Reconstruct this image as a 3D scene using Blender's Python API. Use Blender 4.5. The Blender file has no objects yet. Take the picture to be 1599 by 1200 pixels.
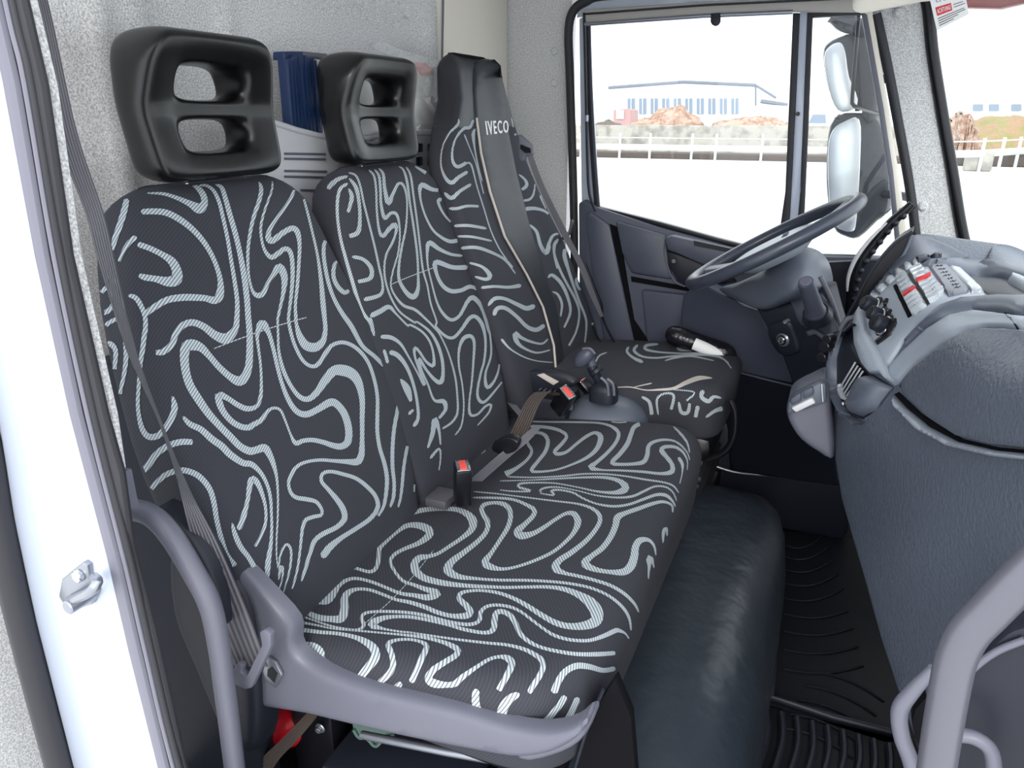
import bpy, bmesh, math, random
import numpy as np
from mathutils import Vector, Matrix
from mathutils.bvhtree import BVHTree
from mathutils.geometry import delaunay_2d_cdt
random.seed(7)
SC = bpy.context.scene
COL = SC.collection

# ------------------------------------------------------------ camera
CAMZ = 1.30
FPX = 1142.0
YAW = math.radians(23.6)
PITCH = math.atan(416.0 / FPX)
CPOS = Vector((0, 0, CAMZ))
_h = Vector((-math.sin(YAW), math.cos(YAW), 0))
VF = _h * math.cos(PITCH) + Vector((0, 0, -math.sin(PITCH)))
VR = Vector((math.cos(YAW), math.sin(YAW), 0))
VU = VR.cross(VF)
cam_d = bpy.data.cameras.new('camera')
cam = bpy.data.objects.new('camera', cam_d)
COL.objects.link(cam)
cam_d.sensor_width = 36.0
cam_d.lens = FPX / 1599.0 * 36.0
cam_d.clip_start = 0.02
cam_d.clip_end = 1000
cam.matrix_world = Matrix.Translation(CPOS) @ Matrix((VR, VU, -VF)).transposed().to_4x4()
SC.camera = cam

# ------------------------------------------------------------ view, world, sun
SC.view_settings.view_transform = 'Standard'
SC.view_settings.look = 'None'
SC.view_settings.gamma = 1.0
SC.view_settings.use_curve_mapping = False
SC.view_settings.exposure = 0.95
W = bpy.data.worlds.new('sky')
SC.world = W
W.use_nodes = True
nt = W.node_tree
bg = nt.nodes['Background']
bg.inputs[1].default_value = 1.35
tc = nt.nodes.new('ShaderNodeTexCoord')
mp = nt.nodes.new('ShaderNodeMapping'); mp.inputs['Scale'].default_value = (1, 1, 3)
nz = nt.nodes.new('ShaderNodeTexNoise'); nz.inputs['Scale'].default_value = 2.0; nz.inputs['Detail'].default_value = 4
cr = nt.nodes.new('ShaderNodeValToRGB')
cr.color_ramp.elements[0].position = 0.35; cr.color_ramp.elements[0].color = (0.82, 0.90, 1.0, 1)
cr.color_ramp.elements[1].position = 0.65; cr.color_ramp.elements[1].color = (1.0, 0.99, 0.98, 1)
nt.links.new(tc.outputs['Generated'], mp.inputs[0]); nt.links.new(mp.outputs[0], nz.inputs[0])
nt.links.new(nz.outputs[0], cr.inputs[0]); nt.links.new(cr.outputs[0], bg.inputs[0])
sd = bpy.data.lights.new('sun', 'SUN'); sd.energy = 1.0; sd.angle = math.radians(25); sd.color = (1, 0.95, 0.88)
so = bpy.data.objects.new('sun', sd); COL.objects.link(so)
so.rotation_euler = Vector((-0.25, 0.85, -0.42)).to_track_quat('-Z', 'Y').to_euler()

# ------------------------------------------------------------ pixel helpers
def ray(x, y): return VF + VR * ((x - 799.5) / FPX) - VU * ((y - 600.0) / FPX)
def PY(x, y, Y): d = ray(x, y); return CPOS + d * (Y / d.y)
def PX(x, y, X): d = ray(x, y); return CPOS + d * (X / d.x)
def PZ(x, y, Z): d = ray(x, y); return CPOS + d * ((Z - CAMZ) / d.z)
def project(P):
    d = Vector(P) - CPOS; z = d.dot(VF)
    return (799.5 + FPX * d.dot(VR) / z, 600 - FPX * d.dot(VU) / z)

# ------------------------------------------------------------ materials
MATS = {}
def mat(name, col, rough=0.5, metal=0.0, spec=0.5, bump=None, var=None, coat=0.0, sheen=0.0, alpha=None):
    m = bpy.data.materials.new(name); m.use_nodes = True
    n = m.node_tree; b = n.nodes['Principled BSDF']
    b.inputs['Base Color'].default_value = (*col, 1)
    b.inputs['Roughness'].default_value = rough
    b.inputs['Metallic'].default_value = metal
    b.inputs['Specular IOR Level'].default_value = spec
    b.inputs['Coat Weight'].default_value = coat
    b.inputs['Sheen Weight'].default_value = sheen
    tcn = None
    if bump or var:
        tcn = n.nodes.new('ShaderNodeTexCoord')
    if bump:   # (scale, strength, distance, detail)
        t = n.nodes.new('ShaderNodeTexNoise'); t.inputs['Scale'].default_value = bump[0]
        t.inputs['Detail'].default_value = bump[3] if len(bump) > 3 else 3
        bp = n.nodes.new('ShaderNodeBump'); bp.inputs['Strength'].default_value = bump[1]; bp.inputs['Distance'].default_value = bump[2]
        n.links.new(tcn.outputs['Object'], t.inputs['Vector']); n.links.new(t.outputs['Fac'], bp.inputs['Height'])
        n.links.new(bp.outputs[0], b.inputs['Normal'])
    if var:    # (scale, colour2, lo, hi)
        t = n.nodes.new('ShaderNodeTexNoise'); t.inputs['Scale'].default_value = var[0]; t.inputs['Detail'].default_value = 4
        r = n.nodes.new('ShaderNodeValToRGB')
        r.color_ramp.elements[0].position = var[2]; r.color_ramp.elements[1].position = var[3]
        r.color_ramp.elements[0].color = (*col, 1); r.color_ramp.elements[1].color = (*var[1], 1)
        n.links.new(tcn.outputs['Object'], t.inputs['Vector']); n.links.new(t.outputs['Fac'], r.inputs[0])
        n.links.new(r.outputs[0], b.inputs['Base Color'])
    MATS[name] = m
    return m
def striped(name, c1, c2, scale, rough=0.8, rot=(0, 0, 0), bump=0.3, lo=.4, hi=.6, dist=0.0005, diag=False):
    m = mat(name, c1, rough); n = m.node_tree; b = n.nodes['Principled BSDF']
    t = n.nodes.new('ShaderNodeTexCoord'); mp = n.nodes.new('ShaderNodeMapping'); mp.inputs['Rotation'].default_value = rot
    if diag: mp.inputs['Scale'].default_value = (1, 1, -1)
    w = n.nodes.new('ShaderNodeTexWave'); w.inputs['Scale'].default_value = scale
    if diag: w.bands_direction = 'DIAGONAL'
    r = n.nodes.new('ShaderNodeValToRGB')
    r.color_ramp.elements[0].position = lo; r.color_ramp.elements[1].position = hi
    r.color_ramp.elements[0].color = (*c1, 1); r.color_ramp.elements[1].color = (*c2, 1)
    bp = n.nodes.new('ShaderNodeBump'); bp.inputs['Strength'].default_value = bump; bp.inputs['Distance'].default_value = dist
    L = n.links.new
    L(t.outputs['Object'], mp.inputs[0]); L(mp.outputs[0], w.inputs[0]); L(w.outputs['Fac'], r.inputs[0])
    L(r.outputs[0], b.inputs['Base Color']); L(w.outputs['Fac'], bp.inputs['Height']); L(bp.outputs[0], b.inputs['Normal'])
    return m

FELT = mat('grey_felt', (0.44, 0.44, 0.45), 0.95, bump=(500, 0.45, 0.0015, 4), var=(330, (0.84, 0.84, 0.85), .36, .64), spec=.2)
FELTD = mat('grey_felt_pressed', (0.36, 0.37, 0.39), 0.95, bump=(380, 0.5, 0.002, 4), var=(330, (0.72, 0.73, 0.75), .36, .64), spec=.2)
FABRIC = striped('dark_seat_fabric', (0.026, 0.027, 0.037), (0.036, 0.038, 0.050), 90, 0.85, rot=(0, 0, .2), bump=.1, diag=True)
THREAD = striped('light_woven_thread', (0.15, 0.17, 0.19), (0.50, 0.56, 0.60), 95, 0.8, rot=(0, 0, .2), lo=.15, hi=.5, diag=True)
BLEATHER = mat('black_seat_vinyl', (0.022, 0.024, 0.030), 0.48, bump=(400, .15, .0005))
HEADR = mat('black_headrest_foam', (0.004, 0.004, 0.005), 0.30, bump=(500, .08, .0004))
PIPING = mat('beige_worn_piping_sun_streak', (0.55, 0.50, 0.46), 0.8)
PLGREY = mat('satin_grey_plastic', (0.120, 0.123, 0.158), 0.42, bump=(600, .15, .0004))
PLBLUE = mat('blue_grey_plastic', (0.064, 0.073, 0.104), 0.45, bump=(700, .2, .0005))
PLDARK = mat('dark_plastic', (0.014, 0.016, 0.026), 0.45, spec=.35, bump=(700, .2, .0005))
BLACK = mat('black_plastic', (0.006, 0.006, 0.009), 0.32, spec=.4)
MATTEBLACK = mat('matt_black_gap', (0.005, 0.005, 0.007), 0.9, spec=.1)
RUBBER = mat('black_rubber', (0.020, 0.020, 0.026), 0.55)
RUBBERG = mat('grey_rubber_lip', (0.15, 0.15, 0.19), 0.5)
DASH = mat('dash_grey_grained', (0.105, 0.122, 0.158), 0.40, bump=(150, .9, .0022, 2))
DASHS = mat('dash_grey_smooth', (0.10, 0.115, 0.15), 0.42, bump=(600, .15, .0004))
DASHL = mat('dash_light_silver', (0.34, 0.38, 0.44), 0.38, bump=(700, .12, .0004))
SILVER = mat('silver_button', (0.50, 0.53, 0.57), 0.35, 0.2)
CHROME = mat('chrome', (0.75, 0.76, 0.78), 0.15, 1.0)
STEEL = mat('zinc_steel', (0.33, 0.35, 0.40), 0.35, 0.8)
WHITEP = mat('white_body_paint', (0.47, 0.52, 0.63), 0.25, coat=.5)
CREAM = mat('cream_body_paint', (0.86, 0.81, 0.72), 0.30, coat=.3)
PLWHITE = mat('pale_grey_plastic', (0.60, 0.60, 0.63), 0.5)
VINYL = mat('black_vinyl_cover', (0.032, 0.041, 0.055), 0.36, bump=(9, .6, .015, 3))
FLOORM = mat('black_rubber_mat', (0.007, 0.0075, 0.011), 0.5, spec=.25, bump=(300, .2, .0006))
RED = mat('red_release_button', (0.80, 0.09, 0.07), 0.4)
REDPAINT = mat('red_extinguisher_paint', (0.55, 0.01, 0.02), 0.25, coat=.6)
def webbing(name, c1, c2):
    m = striped(name, c1, c2, 2.2, 0.5, bump=.5, dist=.002); n = m.node_tree
    t = [x for x in n.nodes if x.type == 'TEX_COORD'][0]; mp = [x for x in n.nodes if x.type == 'MAPPING'][0]
    n.links.remove(mp.inputs[0].links[0]); n.links.new(t.outputs['UV'], mp.inputs[0]); return m
BELT = webbing('grey_belt_webbing', (0.075, 0.072, 0.085), (0.17, 0.165, 0.19))
BELTBR = webbing('brown_strap_webbing', (0.045, 0.032, 0.027), (0.085, 0.062, 0.052))
NAVY = mat('navy_folder_vinyl', (0.008, 0.025, 0.085), 0.35)
PAPER = mat('white_paper', (0.85, 0.85, 0.86), 0.7)
GREENC = mat('green_knit_cloth', (0.07, 0.13, 0.11), 0.9, bump=(300, .6, .002))
REDINK = mat('red_ink', (0.65, 0.02, 0.03), 0.5)
BLINK = mat('black_ink', (0.02, 0.02, 0.02), 0.6)
WHITET = mat('white_lettering', (0.85, 0.87, 0.90), 0.5)
BAGM = mat('black_bag_film', (0.006, 0.006, 0.010), 0.15, bump=(60, .8, .004, 5))
CURTAIN = mat('roller_blind_grey', (0.42, 0.40, 0.38), 0.6)
def glass(name, tint, refl=.5, rough=0.0):
    m = bpy.data.materials.new(name); m.use_nodes = True; n = m.node_tree
    for x in list(n.nodes):
        if x.type != 'OUTPUT_MATERIAL': n.nodes.remove(x)
    o = [x for x in n.nodes][0]
    t = n.nodes.new('ShaderNodeBsdfTransparent'); t.inputs[0].default_value = (*tint, 1)
    g = n.nodes.new('ShaderNodeBsdfGlossy'); g.inputs['Roughness'].default_value = rough
    fr = n.nodes.new('ShaderNodeLayerWeight'); fr.inputs[0].default_value = refl
    mx = n.nodes.new('ShaderNodeMixShader')
    pw = n.nodes.new('ShaderNodeMath'); pw.operation = 'POWER'; pw.inputs[1].default_value = 4.0; ml = n.nodes.new('ShaderNodeMath'); ml.operation = 'MULTIPLY_ADD'; ml.inputs[1].default_value = .25; ml.inputs[2].default_value = .02
    n.links.new(fr.outputs['Facing'], pw.inputs[0]); n.links.new(pw.outputs[0], ml.inputs[0]); n.links.new(ml.outputs[0], mx.inputs[0]); n.links.new(t.outputs[0], mx.inputs[1]); n.links.new(g.outputs[0], mx.inputs[2])
    n.links.new(mx.outputs[0], o.inputs[0]); MATS[name] = m
    return m
GLASS = glass('window_glass', (0.96, 0.98, 0.98))
FILM = glass('clear_plastic_film', (0.96, 0.97, 0.97), .5, rough=.1)
_n = FILM.node_tree; _m = _n.nodes.new('ShaderNodeMixShader'); _m.inputs[0].default_value = .22; _d = _n.nodes.new('ShaderNodeBsdfDiffuse'); _d.inputs[0].default_value = (.9, .9, .9, 1)
_o = [x for x in _n.nodes if x.type == 'OUTPUT_MATERIAL'][0]; _p = _o.inputs[0].links[0].from_socket
_n.links.new(_p, _m.inputs[1]); _n.links.new(_d.outputs[0], _m.inputs[2]); _n.links.new(_m.outputs[0], _o.inputs[0])

# ------------------------------------------------------------ object helpers
def world_of(o):
    v = Vector(o.location)
    while o.parent: o = o.parent; v += Vector(o.location)
    return v
def thing(name, loc, label, cat, group=None):
    o = bpy.data.objects.new(name, None); COL.objects.link(o); o.location = loc
    o.empty_display_size = .05
    o['label'] = label; o['category'] = cat
    if group: o['group'] = group
    return o
def tag(o, label, cat, group=None, kind=None):
    if label: o['label'] = label
    if cat: o['category'] = cat
    if group: o['group'] = group
    if kind: o['kind'] = kind
    return o
def struct(o):
    o['kind'] = 'structure'; return o
def mesh_ob(name, vs, fs, mats, parent=None, smooth=True, angle=40, fm=None):
    """world coordinates in; origin goes to the parent's origin or to the mesh's own centre-bottom"""
    vs = [Vector(v) for v in vs]
    if parent is not None: org = world_of(parent)
    else:
        mn = Vector((min(v.x for v in vs), min(v.y for v in vs), min(v.z for v in vs)))
        mx = Vector((max(v.x for v in vs), max(v.y for v in vs), max(v.z for v in vs)))
        org = Vector(((mn.x + mx.x) / 2, (mn.y + mx.y) / 2, mn.z))
    me = bpy.data.meshes.new(name)
    me.from_pydata([v - org for v in vs], [], fs)
    if not isinstance(mats, (list, tuple)): mats = [mats]
    for m in mats: me.materials.append(m)
    if fm:
        for i, k in enumerate(fm): me.polygons[i].material_index = k
    bm = bmesh.new(); bm.from_mesh(me)
    if not fm: bmesh.ops.recalc_face_normals(bm, faces=bm.faces)
    bm.to_mesh(me); bm.free()
    if smooth:
        me.shade_smooth()
        if angle < 180: me.set_sharp_from_angle(angle=math.radians(angle))
    o = bpy.data.objects.new(name, me); COL.objects.link(o)
    if parent is not None: o.parent = parent
    else: o.location = org
    return o
class MB:
    """collects shapes into one mesh"""
    def __init__(s): s.v = []; s.f = []; s.m = []
    def add(s, vs, fs, mi=0):
        k = len(s.v); s.v += [Vector(v) for v in vs]; s.f += [tuple(i + k for i in f) for f in fs]; s.m += [mi] * len(fs); return s
    def build(s, name, mats, parent=None, smooth=True, angle=40):
        multi = isinstance(mats, (list, tuple)) and len(mats) > 1
        if multi:
            # orient each island outward first
            o = mesh_ob(name, s.v, s.f, mats, parent, smooth, angle, fm=s.m)
            bm = bmesh.new(); bm.from_mesh(o.data); bmesh.ops.recalc_face_normals(bm, faces=bm.faces); bm.to_mesh(o.data); bm.free()
            return o
        return mesh_ob(name, s.v, s.f, mats, parent, smooth, angle)
def catmull(pts, n=6, closed=False):
    pts = [np.array(p, float) for p in pts]; N = len(pts); out = []
    if N < 3: 
        return [pts[0] + (pts[-1] - pts[0]) * t for t in np.linspace(0, 1, n + 1)]
    rng = range(N) if closed else range(N - 1)
    for i in rng:
        if closed: p0, p1, p2, p3 = pts[i - 1], pts[i], pts[(i + 1) % N], pts[(i + 2) % N]
        else: p0, p1, p2, p3 = pts[max(i - 1, 0)], pts[i], pts[i + 1], pts[min(i + 2, N - 1)]
        for k in range(n):
            t = k / n
            out.append(0.5 * ((2 * p1) + (-p0 + p2) * t + (2 * p0 - 5 * p1 + 4 * p2 - p3) * t * t + (-p0 + 3 * p1 - 3 * p2 + p3) * t ** 3))
    if not closed: out.append(pts[-1])
    return out
def tube_geo(pts, r, seg=12, smooth=6, cap=True, closed=False, flat=None, up=None):
    """r: number or list per control point. flat=(w,h) gives a rounded-rect section"""
    if isinstance(r, (int, float)): rs = [r] * len(pts)
    else: rs = list(r)
    P4 = [np.array([*p, q], float) for p, q in zip(pts, rs)]
    if smooth > 1: P4 = catmull(P4, smooth, closed)
    P = [Vector(p[:3]) for p in P4]; R = [p[3] for p in P4]
    N = len(P); vs = []; fs = []
    T = []
    for i in range(N):
        a = P[(i - 1) % N] if (closed or i > 0) else P[i]; b = P[(i + 1) % N] if (closed or i < N - 1) else P[i]
        T.append((b - a).normalized())
    u = Vector(up) if up else (Vector((0, 0, 1)) if abs(T[0].z) < .9 else Vector((1, 0, 0)))
    for i in range(N):
        if up: u = Vector(up)
        u = (u - T[i] * u.dot(T[i])).normalized(); w = T[i].cross(u)
        for k in range(seg):
            a = 2 * math.pi * (k + .5) / seg
            if flat:
                ca, sa = math.cos(a), math.sin(a); e = .35
                x = math.copysign(abs(ca) ** e, ca) * flat[0] / 2; y = math.copysign(abs(sa) ** e, sa) * flat[1] / 2
                s_ = R[i]
                vs.append(P[i] + w * x * s_ + u * y * s_)
            else: vs.append(P[i] + (w * math.cos(a) + u * math.sin(a)) * R[i])
    M = N if closed else N - 1
    for i in range(M):
        for k in range(seg):
            a = i * seg + k; b = i * seg + (k + 1) % seg; c = ((i + 1) % N) * seg + (k + 1) % seg; d = ((i + 1) % N) * seg + k
            fs.append((a, b, c, d))
    if cap and not closed:
        fs.append(tuple(range(seg - 1, -1, -1))); fs.append(tuple(range((N - 1) * seg, N * seg)))
    return vs, fs
def tube(name, pts, r, m, parent=None, **k):
    v, f = tube_geo(pts, r, **k); return mesh_ob(name, v, f, m, parent)
def box_geo(c, s, bev=0.004, rot=None, seg=2):
    bm = bmesh.new(); bmesh.ops.create_cube(bm, size=1)
    bmesh.ops.scale(bm, vec=s, verts=bm.verts)
    b = min(bev, min(s) * .45)
    if b > 0: bmesh.ops.bevel(bm, geom=bm.edges[:], offset=b, segments=seg, profile=.5, affect='EDGES')
    M = Matrix.Translation(c) @ (rot.to_4x4() if rot else Matrix.Identity(4))
    bm.verts.ensure_lookup_table()
    vs = [M @ v.co for v in bm.verts]; fs = [tuple(v.index for v in f.verts) for f in bm.faces]; bm.free()
    return vs, fs
def box(name, c, s, m, parent=None, bev=0.004, rot=None):
    v, f = box_geo(c, s, bev, rot); return mesh_ob(name, v, f, m, parent)
def prism_geo(poly, off, bev=0.0):
    """planar-ish 3D polygon extruded by off"""
    off = Vector(off); n = len(poly); P = [Vector(p) for p in poly]
    bm = bmesh.new(); vv = [bm.verts.new(p) for p in P]; f = bm.faces.new(vv)
    r = bmesh.ops.extrude_face_region(bm, geom=[f]); nv = [e for e in r['geom'] if isinstance(e, bmesh.types.BMVert)]
    bmesh.ops.translate(bm, vec=off, verts=nv)
    if bev > 0:
        bmesh.ops.recalc_face_normals(bm, faces=bm.faces)
        bmesh.ops.bevel(bm, geom=[e for e in bm.edges if e.calc_face_angle(0) > .5], offset=bev, segments=2, profile=.5, affect='EDGES')
    bmesh.ops.triangulate(bm, faces=[f for f in bm.faces if len(f.verts) > 4])
    bm.verts.ensure_lookup_table(); bm.verts.index_update()
    vs = [v.co.copy() for v in bm.verts]; fs = [tuple(v.index for v in f.verts) for f in bm.faces]; bm.free()
    return vs, fs
def prism(name, poly, off, m, parent=None, bev=0.0, **k):
    v, f = prism_geo(poly, off, bev); return mesh_ob(name, v, f, m, parent, **k)
def cyl_geo(p0, p1, r0, r1=None, seg=20, bev=.15):
    p0 = Vector(p0); p1 = Vector(p1); r1 = r0 if r1 is None else r1; d = p1 - p0
    b = min(r0, r1) * bev; L = d.length; b = min(b, L * .4)
    pts = [p0, p0 + d * (b / L), p1 - d * (b / L), p1]
    return tube_geo(pts, [r0 - b * .9, r0, r1, r1 - b * .9], seg=seg, smooth=1)
def cyl(name, p0, p1, r0, m, parent=None, r1=None, seg=20, bev=.15):
    v, f = cyl_geo(p0, p1, r0, r1, seg, bev); return mesh_ob(name, v, f, m, parent)
def ball_geo(c, r, sc=(1, 1, 1), n=12):
    bm = bmesh.new(); bmesh.ops.create_uvsphere(bm, u_segments=n * 2, v_segments=n, radius=1)
    vs = [Vector(c) + Vector((v.co.x * r * sc[0], v.co.y * r * sc[1], v.co.z * r * sc[2])) for v in bm.verts]
    fs = [tuple(v.index for v in f.verts) for f in bm.faces]; bm.free(); return vs, fs
def section_loft(levels, n=48, ex=4.0, warp=None):
    """levels: list of (z, xc, yc, hx, hy) closed superellipse sections"""
    vs = []; fs = []
    for (z, xc, yc, hx, hy) in levels:
        for k in range(n):
            a = 2 * math.pi * (k + .5) / n; ca, sa = math.cos(a), math.sin(a)
            x = xc + hx * math.copysign(abs(ca) ** (2 / ex), ca); y = yc + hy * math.copysign(abs(sa) ** (2 / ex), sa)
            v = Vector((x, y, z)); vs.append(warp(v) if warp else v)
    N = len(levels)
    for i in range(N - 1):
        for k in range(n):
            fs.append((i * n + k, i * n + (k + 1) % n, (i + 1) * n + (k + 1) % n, (i + 1) * n + k))
    for base, z0 in ((0, 0), ((N - 1) * n, N - 1)):
        c = Vector((0, 0, 0))
        for k in range(n): c += vs[base + k]
        vs.append(c / n); ci = len(vs) - 1
        for k in range(n): fs.append((base + k, base + (k + 1) % n, ci))
    return vs, fs
def cushion_levels(prof, rb, rt, steps=7):
    """prof(z)->(xc,yc,hx,hy); prof has .z0 .z1 ; rounds ends by rb / rt"""
    f, z0, z1 = prof; L = []
    for k in range(steps):
        a = math.pi / 2 * k / steps; ins = rb * (1 - math.sin(a)); z = z0 + rb * (1 - math.cos(a)); xc, yc, hx, hy = f(z)
        L.append((z, xc, yc, max(hx - ins, .003), max(hy - ins, .003)))
    for z in np.linspace(z0 + rb, z1 - rt, 14):
        L.append((z, *f(z)))
    for k in range(1, steps + 1):
        a = math.pi / 2 * k / steps; ins = rt * (1 - math.cos(a)); z = z1 - rt + rt * math.sin(a); xc, yc, hx, hy = f(z)
        L.append((z, xc, yc, max(hx - ins, .003), max(hy - ins, .003)))
    return L
def interp(tab):
    xs = [t[0] for t in tab]
    def g(z): return [float(np.interp(z, xs, [t[i] for t in tab])) for i in range(1, len(tab[0]))]
    return g
def smooth_interp(tab):
    P = catmull([np.array(t, float) for t in tab], 8); xs = [p[0] for p in P]
    def g(z): return [float(np.interp(z, xs, [p[i] for p in P])) for i in range(1, len(tab[0]))]
    return g
def bvh_of(o):
    m = o.matrix_basis.copy(); w = world_of(o)
    me = o.data
    return BVHTree.FromPolygons([v.co + w for v in me.vertices], [tuple(p.vertices) for p in me.polygons])
def dens(poly, step, closed=True):
    out = []; N = len(poly)
    for i in range(N if closed else N - 1):
        a = np.array(poly[i], float); b = np.array(poly[(i + 1) % N], float); n = max(1, int(np.linalg.norm(b - a) / step))
        for k in range(n): out.append(a + (b - a) * k / n)
    if not closed: out.append(np.array(poly[-1], float))
    return out
def inside(p, poly):
    x, y = p; c = False; j = len(poly) - 1
    for i in range(len(poly)):
        xi, yi = poly[i][0], poly[i][1]; xj, yj = poly[j][0], poly[j][1]
        if (yi > y) != (yj > y) and x < (xj - xi) * (y - yi) / (yj - yi) + xi: c = not c
        j = i
    return c
def dist_poly(p, P):
    A = P; B = np.roll(P, -1, axis=0); d = B - A; q = p - A
    t = np.clip((q * d).sum(1) / np.maximum((d * d).sum(1), 1e-9), 0, 1)
    return np.sqrt(((q - d * t[:, None]) ** 2).sum(1)).min()
def rbf(ctrl):
    P = np.array([(c[0], c[1]) for c in ctrl], float) / 300; v = np.array([c[2] for c in ctrl], float)
    n = len(P); K = np.zeros((n + 3, n + 3))
    D = np.sqrt(((P[:, None] - P[None]) ** 2).sum(2)); K[:n, :n] = np.where(D > 0, D ** 2 * np.log(D + 1e-12), 0) + np.eye(n) * 1e-4
    K[:n, n] = 1; K[:n, n + 1:] = P; K[n, :n] = 1; K[n + 1:, :n] = P.T
    w = np.linalg.solve(K, np.concatenate([v, np.zeros(3)]))
    def g(x, y):
        q = np.array([x, y]) / 300; d = np.sqrt(((P - q) ** 2).sum(1)); k = np.where(d > 0, d ** 2 * np.log(d + 1e-12), 0)
        return float(k @ w[:n] + w[n] + q @ w[n + 1:])
    return g
def tri_fill(poly, step, rings=()):
    """triangulated 2D polygon with interior points; returns pts, tris, boundary count, dist to edge"""
    B = dens(poly, step); nb = len(B); P = np.array(B); pts = [tuple(p) for p in B]
    mn = P.min(0); mx = P.max(0)
    cand = []
    for r in rings:
        for i in range(nb):
            a = P[i - 1]; b = P[(i + 1) % nb]; t = b - a; L = np.linalg.norm(t)
            if L < 1e-6: continue
            n = np.array([-t[1], t[0]]) / L
            for s in (1, -1):
                q = P[i] + n * r * s
                if inside(q, B) and abs(dist_poly(q, P) - r) < .15 * r + .02: cand.append(q)
    rmax = max(rings) if len(rings) else 0
    y = mn[1]; row = 0
    while y < mx[1]:
        x = mn[0] + (step / 2 if row % 2 else 0)
        while x < mx[0]:
            q = np.array([x, y])
            if inside(q, B) and dist_poly(q, P) > max(rmax + step * .4, step * .45): cand.append(q)
            x += step
        y += step * .87; row += 1
    pts += [tuple(q) for q in cand]
    vv = [Vector((p[0], p[1])) for p in pts]
    res = delaunay_2d_cdt(vv, [], [list(range(nb))], 1, 1e-5)
    ov, oe, of = res[0], res[1], res[2]
    pts2 = [(v.x, v.y) for v in ov]
    bidx = []   # boundary loop in order
    lut = {}
    for i, src in enumerate(res[3]):
        for s in src: lut[s] = i
    bidx = [lut[i] for i in range(nb)]
    D = [dist_poly(np.array(p), P) for p in pts2]
    return pts2, [tuple(f) for f in of], bidx, D
def relief_geo(poly, fY, step=14, thick=(0.05, 0, 0), edge=0.0, er=12):
    """surface seen through pixels (x,y)->Y, closed to the back by 'thick'"""
    rings = (er * .25, er * .6, er) if edge > 0 else ()
    pts, tr, bi, D = tri_fill(poly, step, rings)
    th = Vector(thick); tn = th.normalized(); vs = []
    for p, d in zip(pts, D):
        q = PY(p[0], p[1], fY(p[0], p[1]))
        if edge > 0 and d < er: t = 1 - d / er; q = q + tn * edge * (1 - math.sqrt(max(0, 1 - t * t)))
        vs.append(q)
    n = len(vs); vs += [v + th for v in vs]
    fs = list(tr) + [tuple(i + n for i in reversed(f)) for f in tr]
    for k in range(len(bi)):
        a = bi[k]; b = bi[(k + 1) % len(bi)]
        if a != b: fs.append((a, b, b + n, a + n))
    return vs, fs
def relief(name, poly, fY, m, parent=None, **k):
    v, f = relief_geo(poly, fY, **k); return mesh_ob(name, v, f, m, parent, angle=50)
def cast(bvh, x, y):
    d = ray(x, y).normalized(); h = bvh.ray_cast(CPOS, d)
    if h[0] is None: return None, None
    n = h[1]
    if n.dot(d) > 0: n = -n
    return h[0], n
def panel_geo(poly, bvh, h=0.004, b=4, step=8, sink=0.004, off=0.0):
    """a low panel that follows the surface behind it; b = rounded edge in px"""
    pts, tr, bi, D = tri_fill(poly, step, (b * .3, b))
    vs = []; back = []
    last = None
    for p, d in zip(pts, D):
        q, n = cast(bvh, *p)
        if q is None:
            if last is None:
                c = np.mean([pp for pp in poly], axis=0); q, n = cast(bvh, c[0], c[1])
                if q is None: return None
                last = (q, n)
            q0, n = last; dd = ray(*p); t = (q0 - CPOS).dot(n) / dd.dot(n) if abs(dd.dot(n)) > .15 else (q0 - CPOS).length / dd.length
            q = CPOS + dd * t
        else: last = (q, n)
        t = max(0, 1 - d / b) if b > 0 else 0
        hh = off + h * math.sqrt(max(0, 1 - t * t))
        vs.append(q + n * hh); back.append(q - n * sink)
    n = len(vs); vs += back
    fs = list(tr) + [tuple(i + n for i in reversed(f)) for f in tr]
    for k in range(len(bi)):
        a = bi[k]; c = bi[(k + 1) % len(bi)]
        if a != c: fs.append((a, c, c + n, a + n))
    return vs, fs
def panel(name, poly, bvh, m, parent=None, **k):
    g = panel_geo(poly, bvh, **k)
    if g is None: print('PANEL MISS', name); return None
    return mesh_ob(name, g[0], g[1], m, parent, angle=60)
def strip_on(poly, bvh, r=0.002, off=.001):
    """thin raised bead along a pixel polyline"""
    pts = []
    for p in dens(poly, 5, False):
        q, n = cast(bvh, *p)
        if q is not None: pts.append(q + n * off)
    return tube_geo(pts, r, seg=6, smooth=1) if len(pts) > 1 else ([], [])
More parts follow.
